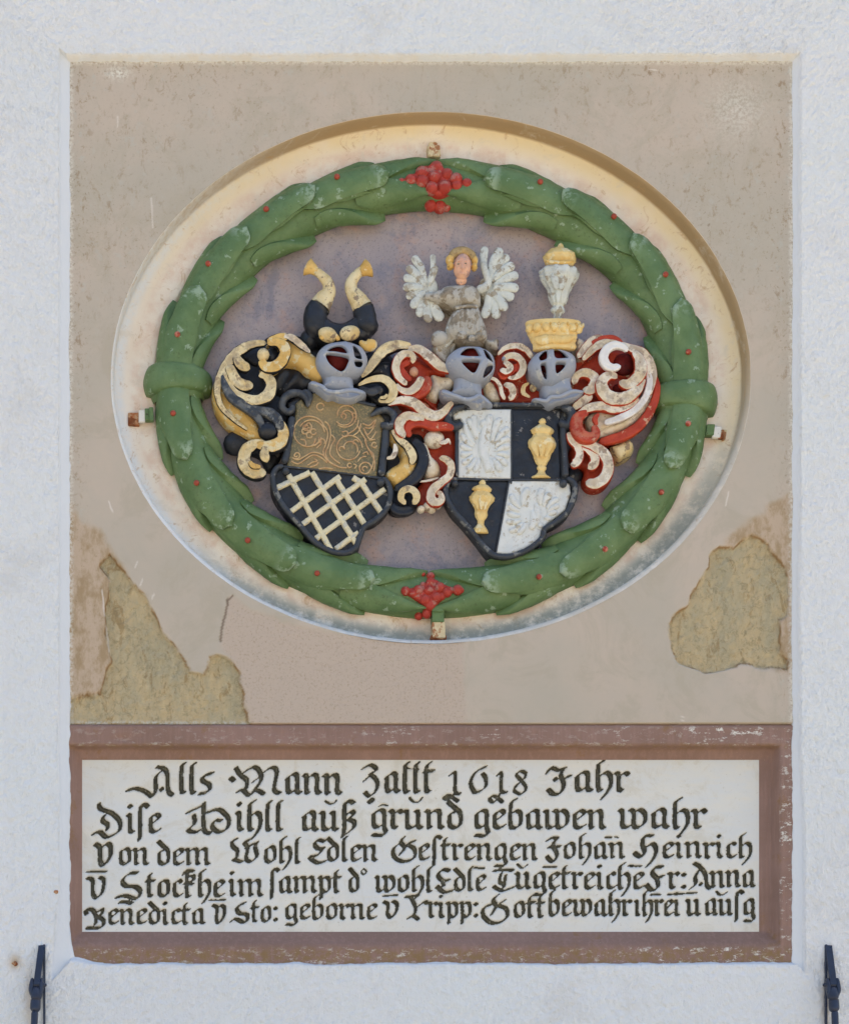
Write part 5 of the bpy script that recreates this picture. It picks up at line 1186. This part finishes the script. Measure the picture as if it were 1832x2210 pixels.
# ---------------- pen written letters
NIB = math.radians(38)
G = {
 'i': (.40, [[(.06, .94), (.15, .84), (.15, .16), (.27, .05)], [(.12, 1.42), (.20, 1.34)]]),
 'I': (.40, [[(.06, .94), (.15, .84), (.15, .16), (.27, .05)]]),
 'n': (.74, [[(.04, .94), (.14, .84), (.14, .14), (.22, .06)], [(.2, .80), (.38, .96), (.52, .84), (.52, .16), (.64, .05)]]),
 'm': (1.12, [[(.04, .94), (.14, .84), (.14, .14), (.22, .06)], [(.2, .80), (.38, .96), (.52, .84), (.52, .14), (.6, .06)], [(.58, .80), (.76, .96), (.9, .84), (.9, .16), (1.02, .05)]]),
 'u': (.74, [[(.04, .94), (.14, .84), (.14, .18), (.28, .05), (.48, .22)], [(.42, .94), (.52, .84), (.52, .16), (.64, .05)]]),
 'r': (.50, [[(.04, .94), (.14, .84), (.14, .16), (.26, .05)], [(.2, .80), (.36, .95), (.46, .84)]]),
 'e': (.56, [[(.14, .80), (.14, .20), (.28, .05), (.48, .17)], [(.16, .82), (.36, .96), (.47, .80), (.2, .48)]]),
 'a': (.68, [[(.14, .70), (.14, .20), (.24, .06), (.46, .24)], [(.12, .76), (.34, .97), (.48, .84), (.48, .16), (.60, .05)]]),
 'o': (.64, [[(.14, .82), (.14, .20), (.30, .04)], [(.14, .80), (.34, .97), (.49, .82), (.49, .22), (.30, .04)]]),
 'd': (.64, [[(.08, 1.42), (.30, 1.12), (.49, .84), (.49, .20), (.30, .04)], [(.36, .92), (.14, .74), (.14, .20), (.30, .04)]]),
 'g': (.66, [[(.14, .78), (.14, .22), (.28, .08), (.46, .24)], [(.14, .80), (.34, .97), (.50, .84), (.50, .10), (.56, -.18), (.42, -.36), (.10, -.32)]]),
 'h': (.66, [[(.34, 1.55), (.22, 1.45), (.14, 1.25), (.14, .16), (.24, .05)], [(.18, .76), (.38, .95), (.53, .78), (.54, .30), (.42, -.06), (.26, -.36)]]),
 'l': (.40, [[(.28, 1.50), (.16, 1.32), (.15, .16), (.27, .05)]]),
 's': (.60, [[(.56, 1.02), (.34, .94), (.17, .80), (.20, .62), (.42, .46), (.47, .26), (.34, .07), (.06, -.02)]]),
 'f': (.44, [[(.46, 1.34), (.32, 1.48), (.17, 1.28), (.16, .20), (.13, -.34)]]),
 'B': (.66, [[(.50, 1.40), (.34, 1.50), (.17, 1.28), (.16, .10), (.10, -.34)], [(.28, .86), (.44, .98), (.50, .84), (.34, .60), (.52, .42), (.48, .12), (.28, -.12)]]),
 't': (.46, [[(.24, 1.34), (.15, 1.14), (.15, .16), (.27, .05)], [(.04, .93), (.38, .95)]]),
 'T': (.50, [[(.34, 1.52), (.20, 1.36), (.16, 1.1), (.16, .16), (.28, .05)], [(.08, 1.05), (.42, 1.08)]]),
 'c': (.50, [[(.14, .80), (.14, .20), (.28, .05), (.44, .15)], [(.16, .82), (.34, .96), (.43, .84)]]),
 'k': (.58, [[(.30, 1.52), (.17, 1.30), (.16, .12), (.28, .03)], [(.02, 1.30), (.14, 1.52), (.44, 1.48)], [(.2, 1.16), (.44, 1.22), (.44, .96), (.2, .82)], [(.04, .78), (.42, .74)]]),
 'b': (.64, [[(.34, 1.55), (.16, 1.32), (.14, .22), (.30, .04), (.49, .26), (.50, .78), (.36, .95), (.2, .84)]]),
 'p': (.66, [[(.04, .94), (.15, .84), (.15, -.36)], [(.18, .82), (.38, .96), (.52, .80), (.52, .22), (.34, .04), (.18, .16)]]),
 'w': (1.0, [[(.04, .94), (.14, .84), (.14, .18), (.28, .05), (.46, .22)], [(.38, .96), (.50, .84), (.50, .18), (.62, .04), (.84, .28), (.86, .74), (.70, .96), (.54, .84)]]),
 'v': (.66, [[(.04, .94), (.15, .84), (.15, .20), (.30, .02), (.50, .24), (.52, .74), (.38, .96), (.24, .86)]]),
 ':': (.40, [[(.12, .90), (.22, .80)], [(.12, .18), (.22, .08)]]),
}
# words: text, x start, x end, baseline, x height   (small letters; I = i without dot, f = long s, B = sharp s)
WORDS = [('lls', 383, 460, 1713, 43), ('ann', 612, 740, 1714, 44), ('allT', 826, 938, 1711, 43), ('ahr', 1235, 1357, 1708, 43),
         ('ife', 272, 348, 1798, 42), ('ihll', 507, 614, 1793, 42), ('auB', 648, 772, 1793, 42), ('grund', 797, 1001, 1789, 41), ('gebawen', 1019, 1309, 1789, 41), ('wahr', 1332, 1524, 1788, 42),
         ('on', 254, 323, 1867, 36), ('dem', 337, 456, 1867, 36), ('ohl', 567, 652, 1863, 36), ('dlen', 703, 816, 1859, 35), ('eftrengen', 900, 1161, 1857, 35), ('ohan', 1212, 1349, 1853, 34), ('einrich', 1425, 1624, 1852, 34),
         ('tockhe', 314, 486, 1936, 37), ('im', 492, 570, 1934, 36), ('fampt', 579, 738, 1927, 35), ('d', 750, 777, 1925, 36), ('wohl', 808, 935, 1925, 35), ('dle', 977, 1049, 1923, 34), ('ugetreiche', 1110, 1390, 1919, 36), ('r:', 1439, 1486, 1918, 36), ('nna', 1530, 1630, 1915, 35),
         ('enedicta', 231, 444, 1995, 33), ('to:', 541, 604, 1990, 34), ('geborne', 613, 815, 1984, 33), ('ripp:', 922, 1036, 1981, 34), ('ott', 1105, 1177, 1980, 34), ('bewahr', 1180, 1362, 1977, 35), ('Ihrei', 1367, 1468, 1977, 35), ('u', 1478, 1512, 1976, 36), ('aufg', 1518, 1630, 1975, 35)]
Q1 = (180, 1640, .3446); Q2 = (720, 1640, .2642); Q3 = (1140, 1640, .2872); Q4 = (170, 1790, .2872); Q5 = (650, 1790, .2872); Q6 = (1120, 1790, .30442)
CAPS = [ # region, strokes, nib px
 ('A', Q1, [[(275, 192), (330, 180), (390, 200), (430, 232)], [(430, 232), (455, 190), (455, 110), (500, 62)], [(460, 45), (505, 55), (528, 95), (532, 190), (560, 222)], [(486, 180), (496, 190)]], 12),
 ('M', Q1, [[(955, 50), (985, 95), (1025, 130), (1020, 180)], [(922, 112), (945, 132)], [(1010, 75), (1070, 45), (1108, 80), (1112, 130), (1068, 195)], [(965, 200), (1000, 190), (1040, 222), (1085, 190), (1130, 215)], [(1112, 92), (1175, 50), (1212, 72), (1195, 185), (1230, 210)], [(1062, 138), (1090, 118)]], 12),
 ('Z', Q2, [[(235, 72), (300, 42), (350, 78), (300, 112)], [(250, 172), (310, 128), (358, 185), (345, 250), (295, 298), (255, 265)], [(300, 320), (322, 330), (305, 352), (285, 335)]], 11),
 ('1', Q2, [[(950, 125), (990, 108), (992, 260), (1030, 278)], [(985, 278), (940, 322), (900, 308), (935, 290), (1015, 338)]], 10),
 ('6', Q2, [[(1242, 56), (1160, 100), (1118, 180), (1140, 250), (1168, 266), (1238, 222), (1240, 150), (1215, 112)]], 11),
 ('1', Q2, [[(1338, 128), (1368, 108), (1368, 250), (1410, 266)], [(1362, 270), (1310, 345), (1270, 318), (1310, 295), (1378, 346)]], 10),
 ('8', Q2, [[(1568, 112), (1530, 92), (1492, 125), (1550, 190), (1568, 240), (1525, 280), (1474, 250), (1500, 200), (1556, 150), (1568, 112)]], 9),
 ('J', Q3, [[(140, 98), (170, 60), (225, 78), (275, 62)], [(275, 62), (242, 110), (265, 185), (240, 248), (185, 258), (148, 222)], [(285, 128), (315, 122)], [(196, 140), (208, 152)]], 12),
 ('D', Q1, [[(98, 275), (112, 308), (180, 335), (228, 385), (225, 445), (150, 485), (105, 452), (62, 465)], [(132, 350), (122, 380), (155, 410), (148, 440)]], 12),
 ('M', Q1, [[(650, 332), (740, 290)], [(755, 272), (757, 435), (798, 460)], [(692, 345), (697, 400), (658, 438), (700, 455), (745, 432)], [(772, 332), (850, 312), (910, 370), (900, 430), (850, 452), (808, 420), (825, 382), (865, 380)]], 12),
 ('V', Q4, [[(125, 112), (160, 140), (165, 240), (190, 268), (238, 205), (240, 130), (215, 108), (190, 125)]], 13),
 ('W', Q4, [[(1190, 72), (1152, 92), (1160, 130), (1192, 160), (1188, 210), (1165, 225), (1225, 245)], [(1290, 78), (1245, 100), (1270, 140), (1258, 220), (1290, 245)], [(1345, 95), (1325, 130), (1340, 200), (1295, 245)], [(1258, 135), (1315, 110)]], 11),
 ('E', Q5, [[(175, 92), (130, 80), (100, 108), (125, 145), (170, 145)], [(165, 140), (128, 190), (62, 208)], [(62, 210), (120, 252), (185, 238)]], 11),
 ('G', Q5, [[(770, 60), (748, 95), (775, 140), (742, 188)], [(738, 105), (692, 150), (702, 210), (765, 242), (838, 222), (858, 180), (842, 140), (800, 112), (852, 88)]], 11),
 ('J', Q6, [[(198, 78), (230, 62), (272, 62)], [(270, 65), (240, 110), (268, 180), (238, 230), (195, 192)], [(208, 128), (290, 122)]], 11),
 ('H', Q6, [[(945, 45), (885, 52), (872, 110), (888, 160), (860, 195), (815, 165)], [(892, 130), (945, 102), (970, 150), (948, 210), (905, 262)]], 12),
 ('v', Q4, [[(68, 365), (105, 385), (108, 480), (135, 515), (178, 470), (190, 385), (160, 360)]], 11),
 ('S', Q4, [[(440, 328), (385, 332), (330, 382), (355, 425), (430, 432), (465, 470), (435, 520), (350, 500), (285, 510)], [(310, 548), (360, 545), (400, 556)]], 12),
 ('o', Q5, [[(470, 296), (490, 318), (470, 340), (450, 320), (470, 296)]], 5),
 ('E', Q5, [[(1112, 312), (1065, 302), (1028, 342), (1060, 385), (1112, 380)], [(1062, 388), (1068, 428)], [(1018, 430), (1072, 472), (1135, 460)]], 11),
 ('T', Q5, [[(1445, 312), (1510, 305), (1590, 308)], [(1502, 330), (1488, 388), (1512, 412)], [(1535, 345), (1520, 435)], [(1445, 428), (1510, 462), (1600, 432)]], 10),
 ('F', Q6, [[(1012, 268), (962, 272), (942, 310), (972, 350), (982, 408), (940, 432), (902, 392)], [(975, 345), (1020, 330)]], 12),
 ('A', Q6, [[(1238, 240), (1275, 262), (1318, 320), (1328, 395), (1352, 420)], [(1272, 290), (1246, 340), (1250, 385), (1212, 420)], [(1280, 385), (1290, 392)]], 11),
 ('B', Q4, [[(62, 638), (52, 610), (98, 602), (130, 650), (128, 712)], [(142, 622), (180, 602), (172, 640), (150, 652), (190, 690), (165, 738), (60, 740)]], 11),
 ('v', Q4, [[(1008, 570), (1040, 590), (1035, 670), (1052, 705), (1090, 655), (1095, 590), (1070, 570)]], 10),
 ('S', Q4, [[(1250, 552), (1192, 585), (1205, 630), (1262, 640), (1270, 680), (1235, 700), (1180, 672), (1145, 692)]], 11),
 ('v', Q5, [[(620, 545), (652, 565), (648, 630), (672, 665), (712, 620), (718, 560), (690, 540)]], 10),
 ('K', Q5, [[(782, 508), (880, 497)], [(820, 505), (858, 585), (848, 640), (802, 668), (840, 652), (880, 678)], [(862, 590), (925, 545), (945, 560)]], 10),
 ('G', Q5, [[(1480, 492), (1442, 530), (1460, 580), (1428, 640)], [(1440, 560), (1372, 590), (1368, 650), (1425, 702), (1500, 696), (1548, 650), (1535, 595), (1482, 570), (1530, 532)]], 11),
]
# marks over and under letters: thin strokes in picture units
MARKS = [([(878, 1657), (888, 1660), (896, 1658), (904, 1661)], 2.2), ([(884, 1722), (893, 1731), (904, 1730), (911, 1721)], 4.5), ([(702, 1729), (712, 1735), (722, 1733), (726, 1727)], 4.5), ([(818, 1740), (827, 1737), (836, 1739)], 3),
         ([(1306, 1807), (1318, 1808)], 5), ([(1326, 1806), (1334, 1808)], 3), ([(188, 1882), (230, 1881)], 5.5), ([(452, 1943), (486, 1942)], 5), ([(827, 1934), (858, 1932)], 5), ([(1023, 1873), (1045, 1874)], 5), ([(1116, 1865), (1126, 1874), (1138, 1866)], 4.5),
         ([(1172, 1871), (1200, 1871)], 5.5), ([(1355, 1869), (1384, 1869)], 5.5), ([(1403, 1931), (1424, 1931)], 5.5), ([(1440, 1930), (1474, 1929)], 5.5), ([(1480, 1928), (1502, 1927)], 5), ([(1545, 1924), (1554, 1932), (1568, 1926)], 4.5)]
PS = 1.45
pxs = np.arange(BX0, BX1 + .01, (BX1 - BX0) / round((BX1 - BX0) / PS)); pys = np.arange(BY0, BY1 + .01, (BY1 - BY0) / round((BY1 - BY0) / PS))
sx, sy = pxs[1] - pxs[0], pys[1] - pys[0]
NXp, NYp = len(pxs), len(pys)
dep = np.zeros((NYp, NXp)); lid_ = np.zeros((NYp, NXp), np.int32); nlet = [0]; names_ = []
def stamp(strokes, nib, hair=1.15, name='letter'):
    nlet[0] += 1; names_.append(name); k = nlet[0]
    pts = np.concatenate([resample(catmull(np.array(s, float), 8), 1.1)[0] for s in strokes])
    r = nib / 2 + 3
    i0 = max(0, int((pts[:, 0].min() - r - BX0) / sx)); i1 = min(NXp, int((pts[:, 0].max() + r - BX0) / sx) + 2)
    j0 = max(0, int((pts[:, 1].min() - r - BY0) / sy)); j1 = min(NYp, int((pts[:, 1].max() + r - BY0) / sy) + 2)
    if i1 <= i0 or j1 <= j0: return
    gx, gy = np.meshgrid(pxs[i0:i1], pys[j0:j1])
    jx_ = .55 * fbm(gx, gy, 5, 2, 200 + k); jy_ = .55 * fbm(gx, gy, 5, 2, 500 + k)
    ux, uy = math.cos(NIB), -math.sin(NIB); hl = nib / 2 - hair
    best = np.full(gx.shape, 1e9)
    for x, y in pts:
        dx = gx + jx_ - x; dy = gy + jy_ - y; t = np.clip(dx * ux + dy * uy, -hl, hl)
        q = (dx - t * ux) ** 2 + (dy - t * uy) ** 2
        np.minimum(best, q, out=best)
    m_ = np.sqrt(best) < hair
    dep[j0:j1, i0:i1] = np.maximum(dep[j0:j1, i0:i1], m_)
    lid_[j0:j1, i0:i1][m_] = k
for text, x0, x1, yb, xh in WORDS:
    tot = sum(G[c][0] for c in text); kx = (x1 - x0) / (tot * xh)
    x = x0
    for c in text:
        wd, st = G[c]
        jit = rng.uniform(-.6, .6)
        stamp([[(x + px_ * xh * kx + xh * .02, yb + jit - py_ * xh) for px_, py_ in s] for s in st], xh * .265 * min(1.15, max(.92, kx ** .5)), max(1.2, xh * .034))
        x += wd * xh * kx
for nm, R, st, nib in CAPS:
    stamp([[p[:2] for p in reg(R, s)] for s in st], nib * 1.04, 1.4 if nib > 6 else 1.1)
for s, wd in MARKS:
    stamp([s], wd + 2, 1.3, 'letter_mark')
# carve: v shaped grooves
def blur(a, r):
    for ax in (0, 1):
        c = np.cumsum(np.concatenate([np.zeros_like(np.take(a, [0], ax)), a], ax), ax)
        n = a.shape[ax]; idx = np.arange(n); lo = np.clip(idx - r, 0, n); hi = np.clip(idx + r + 1, 0, n)
        a = (np.take(c, hi, ax) - np.take(c, lo, ax)) / (2 * r + 1)
    return a
bl_ = blur(blur(dep, 1), 2)
gx, gy = np.meshgrid(pxs, pys)
Hp = -36 + .5 * fbm(gx, gy, 70, 3, 131) + .25 * fbm(gx, gy, 9, 2, 133) - 9.0 * np.clip((bl_ - .22) / .78, 0, 1) ** .9 - dep * .8
Hp[0, :] = -36.5
V = V3(gx, gy, Hp).reshape(-1, 3)
F = gridfaces(NYp, NXp)
fid = np.stack([lid_[:-1, :-1], lid_[:-1, 1:], lid_[1:, 1:], lid_[1:, :-1]], -1).reshape(-1, 4)
cnt = (fid > 0).sum(1); fl_ = np.where(cnt >= 3, fid.max(1), 0)
def sub(F, V):
    ids, inv = np.unique(F, return_inverse=True); return V[ids], inv.reshape(F.shape).astype(np.int32)
Vp, Fp = sub(F[fl_ == 0], V)
pan = mkobj('white_panel', Vp, Fp, 'tablet', tb, label='white painted inscription panel')
order = np.argsort(fl_, kind='stable'); sf = fl_[order]
for k in range(1, nlet[0] + 1):
    a, b = np.searchsorted(sf, [k, k + 1])
    if b - a < 3: continue
    Vq, Fq = sub(F[order[a:b]], V)
    mkobj(names_[k - 1], Vq, Fq, 'letter', pan)
adopt(tb)

# ================================================================== IRON CLAMPS
def clamp(label, parts, px, py, h):
    t = tag(empty('iron_clamp', px, py, h), label, 'clamp', 'iron clamps holding the relief in its niche')
    for nm, x0, y0, x1, y1, h0, h1_, mat, b, sk in parts:
        box(nm, x0, y0, x1, y1, h0, h1_, mat, t, b, sk)
    adopt(t); return t
c1 = clamp('small pale clamp with rust spots above the top berries', [('strap', 921, 318, 948, 343, -60, -36, 'strapcream', 2, (2, 0)), ('strap_foot', 925, 309, 943, 322, -58, -44, 'strapcream', 2, (0, 0))], 935, 330, -50)
c2 = clamp('clamp with bright rust and a white flake left of the wreath', [('foot_plate', 277, 892, 302, 920, -60, -50, 'rust', 1.5, (0, 0)), ('white_flake', 300, 886, 314, 912, -50, -42, 'platewhite', 1.5, (0, 0)), ('strap', 313, 884, 330, 909, -54, -38, 'strapgreen', 1.5, (1, 0)), ('strap_tip', 322, 880, 331, 910, -40, -30, 'strapgreen', 1.5, (2, 0))], 300, 905, -55)
c3 = clamp('clamp with a small rust spot right of the wreath', [('strap', 1523, 918, 1541, 942, -54, -38, 'strapgreen', 1.5, (-3, 0)), ('white_flake', 1538, 922, 1556, 946, -50, -40, 'platewhite', 1.5, (-3, 0)), ('rust_spot', 1549, 933, 1560, 948, -48, -42, 'rust', 1.5, (0, 0)), ('foot_plate', 1555, 928, 1572, 954, -60, -52, 'strapcream', 1.5, (0, 0))], 1545, 935, -55)
c4 = clamp('upright green and cream clamp under the bottom berries', [('strap', 931, 1345, 959, 1380, -52, -26, 'strapcream', 1.5, (1, 0)), ('strap_upper', 931, 1321, 957, 1346, -48, -24, 'strapgreen', 1.5, (0, 0)), ('strap_tip', 931, 1315, 957, 1324, -46, -20, 'strapgreen', 2, (0, 0)), ('strap_foot', 928, 1374, 962, 1384, -56, -30, 'rust', 1.5, (0, 0))], 945, 1350, -50)

# ================================================================== IRON STRUTS AT THE LOWER CORNERS
def strut(label, X, mir):
    t = tag(empty('iron_strut', X(80), 2210, 40), label, 'strut', 'dark iron struts at the lower corners')
    def tube(nm, pts, r, cap=(1, 1), seg=16, asp=1):
        V, F = stroke_geo([(X(x), y, rr, h) for x, y, h, rr in [(a, b, c, d if r is None else r) for a, b, c, d in pts]], caps=cap, seg=seg, rough=0, asp=asp, ds=2.5)
        return mkobj(nm, V, F, 'iron', t)
    a = [(83, 2041, 18), (98, 2038, 18), (93, 2080, 30), (86, 2125, 44), (72, 2125, 44), (78, 2080, 30)]
    # flat hinged bar: from the wall outwards and down
    V = []
    for x, y, h in ((84, 2042, 14), (98, 2041, 14), (87, 2126, 40), (73, 2126, 40)):
        for dh in (0, 9): V.append(V3(X(x), y, h + dh, h))
    V = np.array(V)
    F = [(1, 3, 5, 7), (0, 6, 4, 2), (0, 2, 3, 1), (2, 4, 5, 3), (4, 6, 7, 5), (6, 0, 1, 7)]
    o = mkobj('hinged_bar', V, F, 'iron', t); o.data.polygons.foreach_set('use_smooth', np.zeros(6, bool))
    box('wall_plate', min(X(99), X(94)), 2040, max(X(99), X(94)), 2480, 2, 24, 'iron', t, 1)
    for x in (69, 90):
        tube('fork_cheek', [(x + 2, 2110, 38, 3), (x, 2126, 42, 5.5), (x - 1, 2140, 46, 5), (x + (6 if x < 80 else -4), 2156, 50, 4)], None, asp=1.6)
    tube('fork_body', [(79, 2128, 42, 9), (79, 2136, 46, 10), (79, 2150, 50, 12), (78, 2162, 53, 11)], None, asp=.9)
    tube('bolt', [(63, 2126, 42, 5), (80, 2126, 42, 5), (101, 2126, 42, 5)], None)
    for x in (65, 100): tube('bolt_head', [(x - 2, 2126, 42, 8), (x + 2, 2126, 42, 8)], None)
    tube('ferrule', [(78, 2158, 53, 11), (77, 2175, 58, 11.5), (76, 2186, 61, 9.5)], None, (0, 1))
    tube('rod', [(76, 2180, 60, 7.6), (74, 2230, 74, 7.6), (68, 2420, 128, 7.6)], None)
    adopt(t); return t
strut('left dark iron strut with hinged fork beside a rusty hole', lambda x: x, 1)
strut('right dark iron strut with hinged fork, beyond the tablet corner', lambda x: 1876 - x, -1)
# small rusty anchors in the plaster
for lab, x, y, r in (('rusty iron stub in the plaster left of the left strut', 34, 2080, 6), ('small dark nail in the smooth plaster left of the tablet', 122, 1925, 4.5)):
    V, F = stroke_geo([(x, y, r, 2), (x + .6, y + .6, r, 12), (x + 1, y + 1, r * .8, 19)], rough=1.5, ds=1.2)
    V2, F2 = blob_geo(x, y, 16, r, r * .9, 4, rough=4)
    tag(mkobj('rusty_nail', V2, F2, 'rust', None), lab, 'nail')
